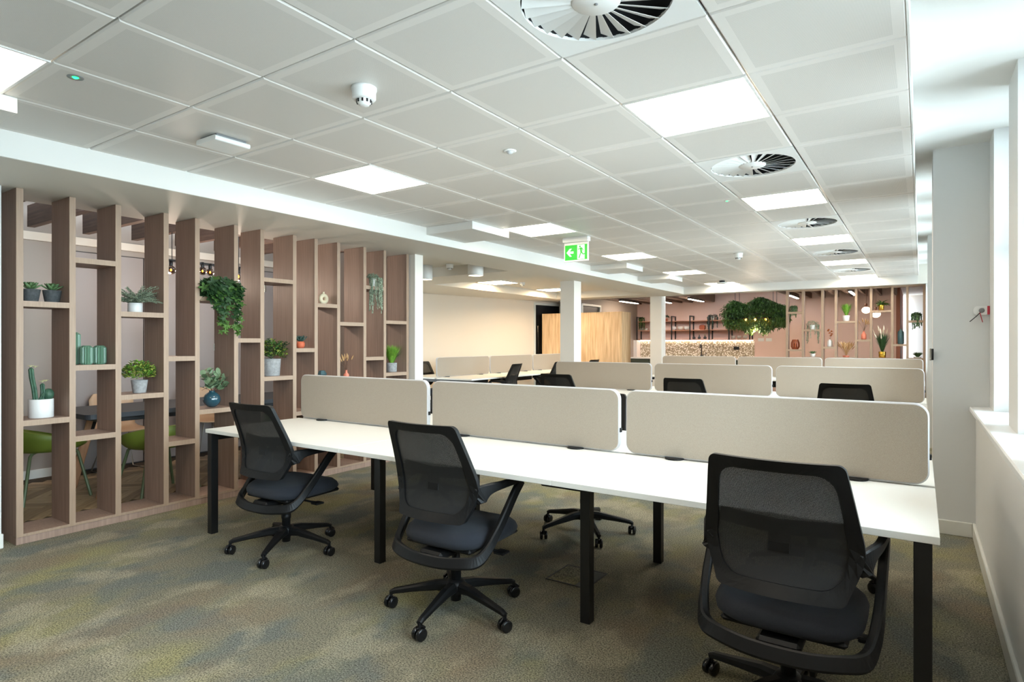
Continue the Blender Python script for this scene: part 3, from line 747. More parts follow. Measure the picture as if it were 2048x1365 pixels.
    f = [((i + 1) * n + a, (i + 1) * n + (a + 1) % n, i * n + (a + 1) % n, i * n + a) for i in range(len(rings) - 1) for a in range(n)]
    S.add(v, f, 0, True); S.build('seat', seat_fabric, t)
    MB().box(-.2, -.15, .352, .2, .27, .3745, bev=.01).build('seat_pan', black_plastic, t)
    MB().box(-.07, -.2, .315, .07, .12, .353, bev=.012).box(-.05, -.225, .305, .05, -.16, .34, bev=.008).build('tilt_mechanism', black_plastic, t)
    MB().bar([(.05, .02, .335), (.2, .03, .33), (.235, .05, .325)], .02, .008).box(.215, .015, .318, .275, .075, .33, bev=.004).build('lever', black_plastic, t)
    MB().lathe([(0, .055), (.026, .055), (.026, .20), (.03, .205), (.03, .23), (.021, .235), (.021, .318)], 18).lathe([(.026, .085), (.05, .095), (.052, .14), (.04, .155), (.026, .16)], 18).build('gas_lift', black_plastic, t)
    armm = MB(); armm.bar([(.035, 0, .125), (.10, 0, .124), (.22, 0, .103), (.315, 0, .085), (.335, 0, .076)], [.058, .05, .038, .03, .026], [.055, .046, .032, .026, .022], c=.25)
    armm.tube([(.333, 0, .082), (.333, 0, .055)], .009, 8)
    am = armm.mesh('base_arm', black_plastic)
    cs = MB()
    for s in (-1, 1):
        cs.lathe([(.0, .005), (.022, .005), (.0285, .008), (.0285, .022), (.022, .025), (0, .025)], 20, M=Matrix.Translation((0, 0, 0)) @ Matrix.Rotation(s * PI / 2, 4, 'X'))
    cs.bar([(-.006, 0, .0), (-.01, 0, .024), (.012, 0, .034), (.03, 0, .018)], .012, .01, ref=(0, 1, 0))
    cmh = cs.mesh('caster', mat('caster_black', (20, 20, 22), 0.25))
    for k in range(5):
        a = math.radians(base) - rz + 2 * PI * k / 5
        arm = place('base_arm', am, t, (0, 0, 0), (0, 0, a))
        place('caster', cmh, arm, (.333, 0, .0287), (0, 0, 1.1 + 1.7 * k))
    return t
CH = make_chair('black mesh office chair at the left end of the front desk', (-3.40, 2.42, 0), math.radians(2), -130, 'black mesh office chairs at the front bench')
def rebase(o, ang):
    k = 0
    rz = o.rotation_euler.z
    for c in KIDS(o):
        if c.name.startswith('base_arm'): c.rotation_euler = (0, 0, math.radians(ang) - rz + 2 * PI * k / 5); k += 1
g1 = 'black mesh office chairs at the front bench'; g2 = 'black mesh office chairs at the second bench'; g3 = 'black mesh office chairs at the left bench'
for x, y, r, base, lb, g in (
    (-1.925, 2.345, 1, -152, 'black mesh office chair in front of the middle of the front desk', g1),
    (-.393, 2.345, 0, -130, 'largest black mesh office chair, in the right foreground with its back turned', g1),
    (-3.36, 3.84, 180, -100, 'office chair on the far side of the front desk, behind its left screen', g1),
    (-1.97, 3.82, 180, -118, 'office chair beyond the front desk, its star base seen under the desktop', g1),
    (-.52, 3.86, 180, -90, 'office chair on the far side of the front desk, behind the right foreground chair', g1),
    (-3.58, 6.47, 0, -140, 'black chair top left of the second row of screens, near the white column', g2),
    (-2.05, 6.47, -1, -120, 'black chair top in front of the middle screen of the second row', g2),
    (-.58, 6.47, 2, -100, 'black chair top in front of the right screen of the second row', g2),
    (-6.10, 8.76, 100, -100, 'black chair at the left bench, before its middle screen', g3),
    (-6.08, 10.25, 95, -120, 'black chair at the left bench, half hidden by the second row screens', g3),
    (-6.08, 11.78, 90, -140, 'black chair top just right of the white column', g3),
    (-7.78, 8.75, -90, -90, 'black chair behind the left end of the left bench screens', g3)):
    o = dup(CH, None, (x, y, 0), math.radians(r), lb, g); rebase(o, base)

# ------------------------------------------------------------------ small fixtures
t = thing('floor_box', 'square carpeted floor box lid under the front desk', 'floor box', (-1.63, 3.07, 0))
fr = MB()
for b in ((-.13, -.13, .13, -.122), (-.13, .122, .13, .13), (-.13, -.122, -.122, .122), (.122, -.122, .13, .122)): fr.box(b[0], b[1], 0, b[2], b[3], .004)
fr.build('frame', mat('frame_dark', (56, 56, 54), 0.5), t)
MB().box(-.12, -.12, 0, .05, .12, .003).build('lid', carpet_mat, t)
MB().box(.052, -.12, 0, .12, .12, .003).build('cable_flap', mat('flap_grey', (78, 78, 74), 0.6), t)
t = thing('alarm_key_switch', 'white rounded key switch with red tag on the window pier', 'key switch', (.37, 5.1995, 1.555))
MB().prism(rrect(-.075, -.03, .012, .03, .024), -.03, 0).build('housing', plastic_white, t)
MB().lathe([(0, .0), (.016, .0), (.016, .008), (.01, .01), (0, .01)], 16, M=TRS((-.03, -.03, 0), (PI / 2, 0, 0))).build('dial', plastic_grey, t)
MB().box(.0, -.034, -.028, .014, -.029, .03, bev=.002).bar([(-.04, -.036, -.015), (-.025, -.038, -.08)], .004, .014, ref=(0, 1, 0)).build('red_tag', mat('tag_red', (180, 40, 56), 0.5), t)
MB().tube([(-.035, -.035, -.01), (-.06, -.045, -.04), (-.095, -.04, -.075)], .003, 6).build('key', black_metal, t)
t = thing('wall_stop', 'small chrome and black box on the edge of the window pier', 'wall fitting', (.0695, 5.2, 1.255))
MB().box(-.020, -.056, -.042, -.0065, .01, .042, bev=.003).build('cover', chrome, t)
MB().box(-.006, -.056, -.040, .004, -.041, .040, bev=.002).build('back_plate', black_plastic, t)

# ------------------------------------------------------------------ breakout room furniture
t = thing('meeting_table', 'dark grey long table with wooden legs behind the shelving partition', 'table', (-6.08, 3.42, 0))
o_ = rrect(-.42, -1.27, .42, 1.27, .06)
MB().prism(o_, .70, .74, M=Matrix(((1, 0, 0, 0), (0, 0, 1, 0), (0, 1, 0, 0), (0, 0, 0, 1)))).build('tabletop', table_grey, t)
MB().box(-.34, -1.12, .655, .34, 1.12, .699, bev=.004).build('underframe', black_metal, t)
for sx in (-1, 1):
    for sy in (-1, 1):
        MB().bar([(sx * .22, sy * .98, .66), (sx * .30, sy * 1.12, .003)], .035, .075, ref=(0, 1, 0), M=None).build('leg', table_wood, t)
        MB().bar([(sx * .215, sy * .955, .66), (sx * .23, sy * .985, .53)], .04, .03, ref=(0, 1, 0)).build('leg_bracket', black_metal, t)
def tub_chair(label, loc, rz):
    t = thing('tub_chair', label, 'chair', loc, rz, 'green tub chairs around the grey table')
    n, k = 36, 9; m = MB(); vo = []; vi = []
    for a in range(n):
        th = 2 * PI * a / n; back = max(0, .5 - .5 * math.sin(th)) ** .8     # +y front
        H = .015 + .17 * back
        for j in range(k + 1):
            q = j / k
            if q < .55: r = q / .55 * .20; z = .44 - .012 * (1 - q / .55)
            else:
                f = (q - .55) / .45; r = .20 + .055 * math.sin(f * PI / 2) + .02 * f; z = .44 + H * f ** 1.5
            vi.append((r * math.cos(th) * 1.04, r * math.sin(th), z)); r2 = r + .012 * min(1, q * 2)
            vo.append((r2 * math.cos(th) * 1.04, r2 * math.sin(th), z - .022 * (1 - .6 * max(0, (q - .55) / .45))))
    K = k + 1; f = []
    for a in range(n):
        b = (a + 1) % n
        for j in range(k):
            f.append((a * K + j, b * K + j, b * K + j + 1, a * K + j + 1))
            f.append((n * K + a * K + j + 1, n * K + b * K + j + 1, n * K + b * K + j, n * K + a * K + j))
        f.append((a * K + k, b * K + k, n * K + b * K + k, n * K + a * K + k))
    m.add(vi + vo, f, 0, True); m.build('shell', green_shell, t)
    lm = MB()
    for sx in (-1, 1):
        for sy in (-1, 1):
            MB().tube([(sx * .10, sy * .10, .418), (sx * .15, sy * .15, .41), (sx * .17, sy * .17, .39), (sx * .25, sy * .24, .006)], .0125, 10).build('leg', green_metal, t)
    lm.tube([(-.1, -.1, .415), (.1, .1, .415)], .01).tube([(-.1, .1, .415), (.1, -.1, .415)], .01).build('cross_brace', green_metal, t)
    return t
tc = tub_chair('green tub chair at the head of the grey table, leftmost', (-6.22, 2.06, .004), 0)
dup(tc, None, (-5.60, 2.68, .004), PI / 2, 'green tub chair behind the cactus side of the partition, second from left')
dup(tc, None, (-5.60, 3.72, .004), PI / 2, 'green tub chair behind the round dark vase, nearest the white desk')
def ply_chair(label, loc, rz):
    t = thing('wood_chair', label, 'chair', loc, rz, 'pale wooden chairs against the breakout wall')
    prof = [(.20, .435), (.10, .43), (0, .425), (-.12, .43), (-.18, .45), (-.215, .52), (-.235, .62), (-.25, .74), (-.255, .80)]
    m = MB(); nx = 8; v = []
    for k, (y, z) in enumerate(prof):
        w_ = .21 if k < 8 else .17
        for i in range(nx + 1):
            u = -1 + 2 * i / nx; v.append((u * w_, y + (.03 * u * u if k > 4 else 0), z + (.02 * u * u if k <= 4 else 0)))
    K = nx + 1; N_ = len(v); v += [(a, b - (.01 if i // K > 4 else 0), c - (.01 if i // K <= 4 else 0)) for i, (a, b, c) in enumerate(v)]
    f = []
    for k in range(len(prof) - 1):
        for i in range(nx):
            f.append((k * K + i, k * K + i + 1, (k + 1) * K + i + 1, (k + 1) * K + i)); f.append((N_ + (k + 1) * K + i, N_ + (k + 1) * K + i + 1, N_ + k * K + i + 1, N_ + k * K + i))
    for i in range(nx): f.append((i + 1, i, N_ + i, N_ + i + 1)); b = (len(prof) - 1) * K; f.append((b + i, b + i + 1, N_ + b + i + 1, N_ + b + i))
    for k in range(len(prof) - 1): f.append((k * K, (k + 1) * K, N_ + (k + 1) * K, N_ + k * K)); f.append(((k + 1) * K + nx, k * K + nx, N_ + k * K + nx, N_ + (k + 1) * K + nx))
    m.add(v, f, 0, True); m.build('shell', ply, t)
    for s in (-1, 1):
        MB().tube([(s * .1, .1, .415), (s * .2, .17, .01), (s * .2, -.2, .01), (s * .1, -.08, .415)], .007, 8).build('sled_leg', wire_metal, t)
    return t
pc = ply_chair('pale wooden chair on the far side of the grey table, left one', (-6.86, 2.92, .004), -PI / 2)
dup(pc, None, (-6.84, 3.82, .004), -PI / 2, 'pale wooden chair on the far side of the grey table, right one')
t = thing('power_cable', 'black cable with plug dangling from the grey table', 'cable', (-5.66, 3.28, 0))
MB().tube([(0.012, 0, .70), (.015, .01, .55), (0, .03, .44), (.01, -.03, .36), (.012, .03, .30), (.005, 0, .22), (.0, 0, .16)], .006, 8).build('cord', black_plastic, t)
MB().box(-.022, -.022, .11, .022, .022, .165, bev=.01).box(-.004, -.014, .09, .004, -.008, .112).box(-.004, .008, .09, .004, .014, .112).build('plug', black_plastic, t)
t = thing('pendant_bar', 'black bar light with smoked glass globe bulbs behind the partition', 'pendant light', (-6.1, 3.4, 0))
MB().box(-.01, -.5, 2.14, .01, .5, 2.155).tube([(0, -.35, 2.155), (0, -.35, 2.84)], .004, 6).tube([(0, .35, 2.155), (0, .35, 2.84)], .004, 6).build('bar', black_metal, t)
for y, z, r in ((-.36, 2.05, .045), (-.045, 2.07, .042), (.035, 2.065, .04), (.35, 2.05, .02)):
    MB().lathe([(0, z + .09), (.016, z + .09), (.016, z + .03)], 12, c=(0, y, 0)).build('lamp_holder', black_metal, t)
    g = MB().lathe([(r * math.sin(a * PI / 12), z + (1 if r > .03 else 2.4) * r * math.cos(a * PI / 12)) for a in range(13)], 20, c=(0, y, 0)).build('glass_globe', smoked, t)
    MB().lathe([(0, z + .022), (.010, z + .012), (.014, z), (.008, z - .016), (0, z - .02)], 12, c=(0, y, 0)).build('bulb', bulb_emit, g)
for y in (3.0, 3.75):
    l = bpy.data.lights.new('bulb_light', 'POINT'); l.energy = 17; l.color = (1, .80, .64); l.shadow_soft_size = .05
    lo = bpy.data.objects.new('bulb_light', l); COL.objects.link(lo); lo.location = (-6.1, y, 1.96)
# ------------------------------------------------------------------ plants and ornaments
def pot(mb_prof, name, m, parent, n=28, **kw): return MB().lathe(mb_prof, n).build(name, m, parent, **kw)
def prof_pot(r0, r1, h, t=.006): return [(0, 0), (r0 * .96, 0), (r0, .003), (r1, h - .002), (r1 - .002, h), (r1 - t, h), (r1 - t, h * .86), (0, h * .86)]
SX = -5.06
def soil_disc(r, z, t): MB().lathe([(r, 0), (r * .5, .004), (0, .006)], 20, c=(0, 0, z)).build('soil', soil, t)
def agave(t, z, R, n, m, w=.028, up=.5, rows_=3):
    for q in range(rows_):
        for k in range(n):
            a = 2 * PI * (k + .5 * q) / n; tl = up + q * .36
            L = R * (1 - .13 * q)
            mb = MB(); v = []; 
            for s_, ww in ((0, .45), (.3, .95), (.6, 1), (.85, .5), (1, 0)):
                y = L * s_; zz = .15 * L * s_ * s_
                v += [(-ww * w / 2, y, zz + .004), (0, y, zz - .003), (ww * w / 2, y, zz + .004), (0, y, zz + .004)]
            f = []
            for i in range(4):
                for c in range(4):
                    f.append((i * 4 + c, i * 4 + (c + 1) % 4, i * 4 + 4 + (c + 1) % 4, i * 4 + 4 + c))
            mb.add(v, f, 0, True); mb.build('leaf', m, t, (0, 0, z), (min(tl, 1.45), 0, a))
def plant(name, label, cat, x, y, z, group=None): return thing(name, label, cat, (x, y, z), random.random() * 0.6, group)
for y, z, lb in ((1.585, 1.616, 'agave in a dark grey pot, left one of the pair on the top left shelf'), (1.708, 1.616, 'agave in a dark grey pot, right one of the pair on the top left shelf')):
    t = plant('potted_agave', lb, 'potted plant', SX, y, z, 'pair of agaves in dark grey pots')
    pot(prof_pot(.042, .056, .088), 'pot', slate_pot, t); soil_disc(.05, .076, t); agave(t, .085, .074, 7, leaf_agave, .038, .35)
t = plant('potted_cactus', 'tall cactus group with cream flowers in a white cylinder pot', 'potted plant', SX, 1.644, .819)
pot(prof_pot(.072, .072, .128), 'pot', white_ceramic, t); soil_disc(.065, .112, t)
def cact(path, r, ribs=8):
    n = ribs * 2; m = MB()
    m.sweep(path, lambda i: [((r * (1 if a % 2 else .82) * (1 if i < len(path) - 1 else .35)) * math.cos(2 * PI * a / n), (r * (1 if a % 2 else .82) * (1 if i < len(path) - 1 else .35)) * math.sin(2 * PI * a / n)) for a in range(n)], ref=(0, 1, 0), sm=False)
    return m
for pth, r in (([(0, -.035, .115), (0, -.045, .2), (0, -.06, .28), (0, -.065, .335), (0, -.068, .348)], .016), ([(.0, .005, .115), (0, .012, .18), (0, .008, .225), (0, .008, .235)], .014), ([(.02, -.02, .12), (.03, -.01, .15), (.03, .0, .17)], .012)):
    cact(pth, r).build('cactus_stem', cactus_green, t)
cb = MB(); n = 24
cb.lathe([(.033 * math.sin(a * PI / 10), .155 - .042 * math.cos(a * PI / 10)) for a in range(11)], 24, c=(.005, .045, 0)); cb.v = [(p[0] + .0035 * math.cos(10 * math.atan2(p[1] - .045, p[0] - .005)) * (1 if True else 0), p[1], p[2]) for p in cb.v]
cb.build('cactus_ball', cactus_green, t)
for c in ((0, -.068, .35), (0, -.04, .345), (0, .008, .24), (0, .03, .245)):
    f = MB()
    for k in range(9): f.leaf(TRS(c, (.7, 0, 2 * PI * k / 9)), .026, .01)
    f.build('flower', flower_cream, t)
def ribbed(label, x, y, z, r, h, group='ribbed green vases'):
    t = thing('ribbed_vase', label, 'vase', (x, y, z), 0, group); n = 16; m = MB(); v = []
    pr = [(.78, 0), (1, .1 * min(1, .12 / h)), (1, 1 - .14 * min(1, .12 / h)), (.72, .97), (.55, 1.0), (.50, 1.0), (.48, .7)]
    for k, (a, b) in enumerate(pr):
        for i in range(n * 2):
            rr = r * a * (1 if i % 2 else (.84 if 0 < k < 3 else .97)); th = PI * i / n
            v.append((rr * math.cos(th), rr * math.sin(th), b * h))
    N2 = n * 2; f = [(k * N2 + i, k * N2 + (i + 1) % N2, (k + 1) * N2 + (i + 1) % N2, (k + 1) * N2 + i) for k in range(len(pr) - 1) for i in range(N2)] + [tuple(range(N2 - 1, -1, -1))]
    m.add(v, f); m.build('body', sage_glaze, t); return t
ribbed('tall ribbed green vase at the back of the three', -5.12, 1.862, 1.178, .042, .235)
ribbed('short ribbed green vase, middle of the three', -5.03, 1.908, 1.178, .041, .138)
ribbed('short ribbed green vase, right of the three', -5.06, 2.005, 1.178, .044, .138)
def sprays(m, n, L, spread, leafL, leafW, z0=0, droop=.5, per=14, mi=0, ymul=1.0, tilt=0):
    """arched sprays with small leaves"""
    for k in range(n):
        a = random.random() * 2 * PI; L_ = L * random.uniform(.6, 1); el = random.uniform(.2, 1.0) * (1 - spread) + spread * .2
        p = Vector((0, 0, z0)); d = Vector((math.cos(a) * (1 - el * .6) * .9, math.sin(a) * (1 - el * .6) * ymul, el + .25)).normalized(); pts = [p.copy()]
        for j in range(per):
            d = (d + Vector((0, 0, -droop * 1.6 / per))).normalized(); p = p + d * L_ / per; pts.append(p.copy())
            if j > 1:
                for s in (-1, 1):
                    m.leaf(TRS(p, (random.uniform(-.3, .6), random.uniform(-.4, .4), math.atan2(d.y, d.x) - PI / 2 + s * random.uniform(.6, 1.2))), leafL * random.uniform(.7, 1.1), leafW, mi)
        m.tube(pts[::3] + [pts[-1]], .0012, 4, mi)
t = plant('potted_fern', 'grey-green feathery fern in a small white pot', 'potted plant', SX, 2.25, 1.57); t.rotation_euler = (0, 0, 0)
pot(prof_pot(.05, .05, .075), 'pot', white_ceramic, t); f = MB(); sprays(f, 95, .22, .30, .019, .010, .065, .62, 15); f.clip(1, -.15, .148).clip(0, -.11, .2).build('foliage', leaf_sage, t, kind='stuff')
t = plant('potted_bush', 'rounded yellow-green bush in a grey concrete pot', 'potted plant', SX, 2.282, .946)
pot(prof_pot(.046, .058, .10), 'pot', concrete, t); soil_disc(.052, .086, t); f = MB()
def ball(f, n, c, R, l, w, mis=1, flat=.8):
    for k in range(n):
        a = random.random() * 2 * PI; z = random.uniform(-.35, 1); r = math.sqrt(max(0, 1 - z * z)); q = R * random.uniform(.55, 1.02)
        p = Vector((c[0] + q * r * math.cos(a), c[1] + q * r * math.sin(a), c[2] + q * z * flat))
        f.leaf(TRS(p, (random.uniform(-.2, 1.2), random.uniform(-.5, .5), a - PI / 2 + random.uniform(-1, 1))), l * random.uniform(.6, 1.1), w, random.randrange(mis))
ball(f, 760, (0, 0, .148), .108, .026, .016, 3, .92); f.build('foliage', [leaf_lime, leaf_green, leaf_bright], t, kind='stuff')
# ivy with individual leaves
t = plant('trailing_ivy', 'dark green trailing ivy spilling over the upper shelf', 'potted plant', SX + .02, 2.86, 1.721)
t.rotation_euler = (0, 0, 0)
pot(prof_pot(.05, .065, .10), 'pot', slate_pot, t)
lob = []
for k in range(20):
    a = 2 * PI * k / 20; r = (.030 + .014 * math.cos(5 * (a - PI / 2))); lob.append((r * math.cos(a), r * math.sin(a) + .03))
ivm = []
for mt in (leafmat('ivy_dark', (26, 52, 28), (46, 80, 40)), leafmat('ivy_mid', (50, 88, 38), (84, 120, 54)), leaf_green):
    q = MB(); v = [(0, .03, .004)] + [(x, y, -.10 * abs(x)) for x, y in lob]; q.add(v, [(0, i + 1, (i + 1) % 20 + 1) for i in range(20)], 0, True); ivm.append(q.mesh('leaf', mt))
vn = MB()
for k in range(17):
    a = random.uniform(-PI / 2 - .3, PI / 2 + .3); p = Vector((.02, 0, .1)); drop = random.choice((.10, .18, .30, .36, .42)) if k else .44
    pts = [p.copy()]; p = p + Vector((math.cos(a) * .05, math.sin(a) * .08, .05)); pts.append(p.copy())
    p = p + Vector((math.cos(a) * .06 + .03, math.sin(a) * .05, -.03)); pts.append(p.copy()); p.x = max(p.x, .15) if drop > .12 else p.x
    pts[-1] = p.copy(); n_ = int(drop / .05)
    dy = random.uniform(-.004, .014)
    for j in range(n_): p = p + Vector((random.uniform(-.006, .010), dy + random.uniform(-.015, .015), -.05)); p.y = min(max(p.y, -.14), .12); pts.append(p.copy())
    vn.tube(pts, .002, 5)
    for j, q in enumerate(pts[1:]):
        for s in range(2):
            if cnt > 0: place('leaf', ivm[2 if j > n_ - 1 and drop > .3 else random.choice((0, 0, 0, 1))], t, q + Vector((random.uniform(0, .03), random.uniform(-.025, .025), random.uniform(-.02, .03))), (random.uniform(.5, 1.4) + PI, random.uniform(-.4, .4), PI / 2 + random.uniform(-.9, .9)), ).scale = (1.15,) * 3 if drop < .3 or j < 4 else (.7,) * 3
vn.build('vines', leaf_dark, t)
# eucalyptus in round glass vase
t = plant('eucalyptus_vase', 'round dark teal glass vase holding eucalyptus branches', 'vase', SX, 2.865, .781)
t.rotation_euler = (0, 0, 0)
MB().lathe([(0, 0), (.025, .001)] + [(.07 * math.sin(a * PI / 14), .066 - .068 * math.cos(a * PI / 14)) for a in range(3, 13)] + [(.022, .134), (.024, .142), (.02, .142), (.018, .13)], 28).build('vase_body', teal_glaze, t)
eu = MB(); v = [(0, .03, .003)] + [(.024 * math.cos(a * PI / 6), .03 + .03 * math.sin(a * PI / 6), 0) for a in range(12)]; eu.add(v, [(0, i + 1, (i + 1) % 12 + 1) for i in range(12)], 0, True)
em = eu.mesh('leaf', leaf_euc); st = MB()
for (yy, zz, xx) in ((-.085, .26, .02), (-.03, .30, 0), (.05, .27, .02), (.12, .22, .0), (.15, .17, .03), (-.06, .2, .06)):
    p0 = Vector((0, 0, .13)); p1 = Vector((xx, yy, zz)); mid = (p0 + p1) / 2 + Vector((0, 0, .03)); st.tube([p0, mid, p1], .002, 5)
    for j in range(6):
        q = p0.lerp(p1, .3 + .7 * j / 5) + Vector((0, 0, .012))
        for s in (-1, 1): place('leaf', em, t, q, (random.uniform(.2, 1.3), random.uniform(-.5, .5), s * random.uniform(.5, 1.5) + (PI if random.random() < .3 else 0)))
st.tube([(0, 0, .13), (.02, -.06, .17), (.02, -.1, .15)], .0015, 5)
st.build('stems', stem_brown, t)
for k in range(5): MB().leaf(TRS((.02, -.05 - .012 * k, .155 + .006 * k), (.4, 0, PI / 2 + .5 * (-1) ** k)), .035, .01).build('leaf', leaf_teal, t)
t = plant('potted_shrub', 'leafy green shrub in a large grey concrete planter', 'potted plant', SX, 3.44, 1.025); t.rotation_euler = (0, 0, 0)
pot(prof_pot(.075, .085, .16), 'pot', concrete, t); soil_disc(.076, .14, t); f = MB()
ball(f, 560, (0, 0, .21), .13, .032, .02, 3, .95); sprays(f, 22, .26, .3, .03, .02, .16, .3, 9, 1); f.clip(1, -.155, .138).clip(0, -.11, .22).build('foliage', [leaf_green, leaf_dark, leaf_lime], t, kind='stuff')
t = plant('potted_agave', 'small dark agave in a round terracotta pot', 'potted plant', SX, 3.765, 1.282)
pot([(0, 0), (.026, 0), (.038, .02), (.04, .045), (.032, .066), (.028, .066), (.028, .05), (0, .05)], 'pot', terracotta_pot, t); agave(t, .055, .085, 9, leaf_teal, .022, .62)
t = thing('ring_vase', 'cream ceramic ring vase with a hole through it', 'vase', (SX, 4.04, 1.726), PI / 2)
q = MB(); q.tube([(.036 * math.cos(a * PI / 16), 0, .058 + .036 * math.sin(a * PI / 16)) for a in range(32)], [.021] * 32, 12, closed=True, ref=(0, 1, 0))
q.lathe([(.02, .0), (.022, .004), (.015, .018)], 16).lathe([(.012, .108), (.01, .12), (.013, .13), (.008, .13), (.007, .115)], 16); q.build('body', cream_ceramic, t)
t = thing('faceted_ornament', 'dark teal faceted ornament peeking over the left screen', 'ornament', (SX, 4.02, .99))
MB().lathe([(0, 0), (.035, 0), (.048, .025), (.03, .06), (.02, .062), (0, .05)], 7, sm=False).build('body', teal_matt, t)
def dried(t, z, n, h, sp, m, headL=.045, headW=.014, mi2=None):
    f = MB(); hd = MB()
    for k in range(n):
        a = random.random() * 2 * PI; s = random.uniform(.2, 1) * sp; top = Vector((s * math.cos(a), s * math.sin(a), z + h * random.uniform(.6, 1)))
        f.tube([(0, 0, z), (top.x * .4, top.y * .4, z + (top.z - z) * .5), top], .0012, 4)
        d = (top - Vector((0, 0, z))).normalized(); q = d.to_track_quat('Z', 'Y').to_matrix().to_4x4()
        hd.lathe([(0, -headL * .3), (headW * .5, 0), (headW * .4, headL * .5), (0, headL)], 6, M=Matrix.Translation(top) @ q)
    f.build('stems', stem_brown if mi2 is None else mi2, t); hd.build('seed_heads', m, t, kind='stuff')
t = plant('dried_flower_vase', 'small coral vase with dried grass stems above the left screen', 'vase', SX, 4.335, .955)
pot([(0, 0), (.026, 0), (.03, .02), (.028, .045), (.012, .06), (.01, .085), (.014, .09), (.010, .09)], 'vase_body', blush_ceramic, t); dried(t, .08, 12, .17, .10, dried_straw, .05, .016)
def trailing(t, z, n, drop, m, leafL=.012, leafW=.007, R=.05, out=.0, crown=160):
    f = MB()
    ball(f, crown, (0, 0, z), R, leafL * 1.2, leafW, 1, .6)
    for k in range(n):
        a = random.random() * 2 * PI; p = Vector((math.cos(a) * R * .6, math.sin(a) * R * .6, z)); pts = [p.copy()]; L = drop * random.uniform(.35, 1)
        p = p + Vector((math.cos(a) * R * .4, math.sin(a) * R * .5, .01)); pts.append(p.copy()); p += Vector((out, 0, -.02)); pts.append(p.copy()); N_ = int(L / .013)
        for j in range(N_):
            p = p + Vector((random.uniform(-.002, .002), random.uniform(-.003, .003), -.013)); pts.append(p.copy())
            for s in (0, 1): f.leaf(TRS(p, (random.uniform(1.2, 2.2), 0, random.random() * 6.3)), leafL, leafW)
        f.tube(pts[::2] + [pts[-1]], .001, 4)
    f.build('foliage', m, t, kind='stuff')
t = plant('trailing_plant', 'grey-green trailing plant in a white pot on the high shelf near the partition end', 'potted plant', SX + .08, 4.63, 1.951)
t.rotation_euler = (0, 0, 0)
pot(prof_pot(.03, .04, .085), 'pot', white_ceramic, t); trailing(t, .10, 46, .42, leaf_sage, .015, .010, .062, .055, 340)
def grass(t, z, n, h, sp, m, w=.006, plumes=0):
    f = MB()
    for k in range(n):
        a = random.random() * 2 * PI; s = random.random() ** .6 * sp; top = Vector((s * math.cos(a), s * math.sin(a), z + h * random.uniform(.55, 1)))
        b = Vector((.012 * math.cos(a), .012 * math.sin(a), z)); mid = b.lerp(top, .55) + Vector((-math.cos(a), -math.sin(a), 0)) * s * .18
        sd = Vector((-math.sin(a), math.cos(a), 0)) * w / 2
        f.add([b - sd, b + sd, mid + sd, mid - sd, top], [(0, 1, 2, 3), (3, 2, 4)], 0, False)
    f.build('foliage', m, t, kind='stuff')
t = plant('potted_grass', 'bright green grass in a grey concrete pot at the end of the near partition', 'potted plant', SX, 5.0, .999)
pot(prof_pot(.058, .062, .105), 'pot', concrete, t); grass(t, .09, 520, .235, .15, leaf_bright)
# far partition
FY = 12.92
def fplant(n, lb, c, x, z): return thing(n, lb, c, (x, FY, z))
t = fplant('trailing_plant', 'small trailing plant on the leftmost high shelf of the far partition', 'potted plant', -2.07, 1.934)
pot(prof_pot(.03, .04, .07), 'pot', slate_pot, t); trailing(t, .08, 14, .24, leaf_agave, .022, .015, .065, 0, 300)
t = fplant('lantern', 'orange slatted wooden lantern on the far partition', 'lantern', -2.04, 1.204)
t_s = MB().bar([(.05, 0, 0), (.078, 0, .05), (.075, 0, .12), (.05, 0, .185)], .018, .006, ref=(1, 0, .2)).mesh('slat', rust_slat)
for k in range(14): place('slat', t_s, t, (0, 0, .002), (0, 0, 2 * PI * k / 14))
MB().lathe([(0, .183), (.055, .183), (.055, .19), (.035, .19), (0, .188)], 20).lathe([(0, 0), (.052, 0), (.052, .008), (0, .008)], 20).lathe([(.028, .008), (.028, .11), (0, .12)], 16).build('frame', rust_slat, t)
t = fplant('trailing_plant', 'silvery trailing plant in a white pot, second bay of the far partition', 'potted plant', -1.735, 1.589)
pot(prof_pot(.04, .052, .085), 'pot', white_ceramic, t); trailing(t, .095, 18, .38, leaf_sage, .02, .013, .11, 0, 200)
t = fplant('potted_agave', 'low green succulent tip showing over the farthest screens', 'potted plant', -1.73, 1.06)
pot(prof_pot(.04, .05, .06), 'pot', white_ceramic, t); agave(t, .055, .08, 7, leaf_agave, .03, .4, 2)
t = fplant('flower_vase', 'white bottle vase with burnt orange flowers', 'vase', -1.437, 1.255)
pot([(0, 0), (.04, 0), (.043, .02), (.043, .10), (.03, .125), (.018, .13), (.018, .14), (.012, .14)], 'vase_body', white_ceramic, t)
f = MB()
for c in ((0, 0, .17), (.02, 0, .2)): f.tube([(0, 0, .13), c], .002, 4)
f.build('stems', stem_brown, t)
for c in ((-.03, .01, .29), (.03, 0, .28), (.0, -.01, .25), (.035, 0, .23), (-.02, 0, .31), (.02, .01, .2)):
    f = MB()
    for k in range(16): f.leaf(TRS(c, (random.uniform(0, 1.4), 0, 2 * PI * k / 16 * 1.7)), .032, .02)
    f.build('flower', flower_orange, t)
t = fplant('potted_grass', 'bright green grass in a white pot, centre of the far partition', 'potted plant', -1.163, 1.737)
pot(prof_pot(.055, .06, .105), 'pot', white_ceramic, t); grass(t, .09, 380, .26, .13, leaf_bright, .008)
t = fplant('dried_grass_bundle', 'spreading beige dried grasses standing above the farthest screens', 'dried flowers', -1.165, 1.06)
pot(prof_pot(.05, .06, .03), 'pot', blush_ceramic, t); dried(t, .02, 70, .22, .13, dried_straw, .07, .018, dried_straw)
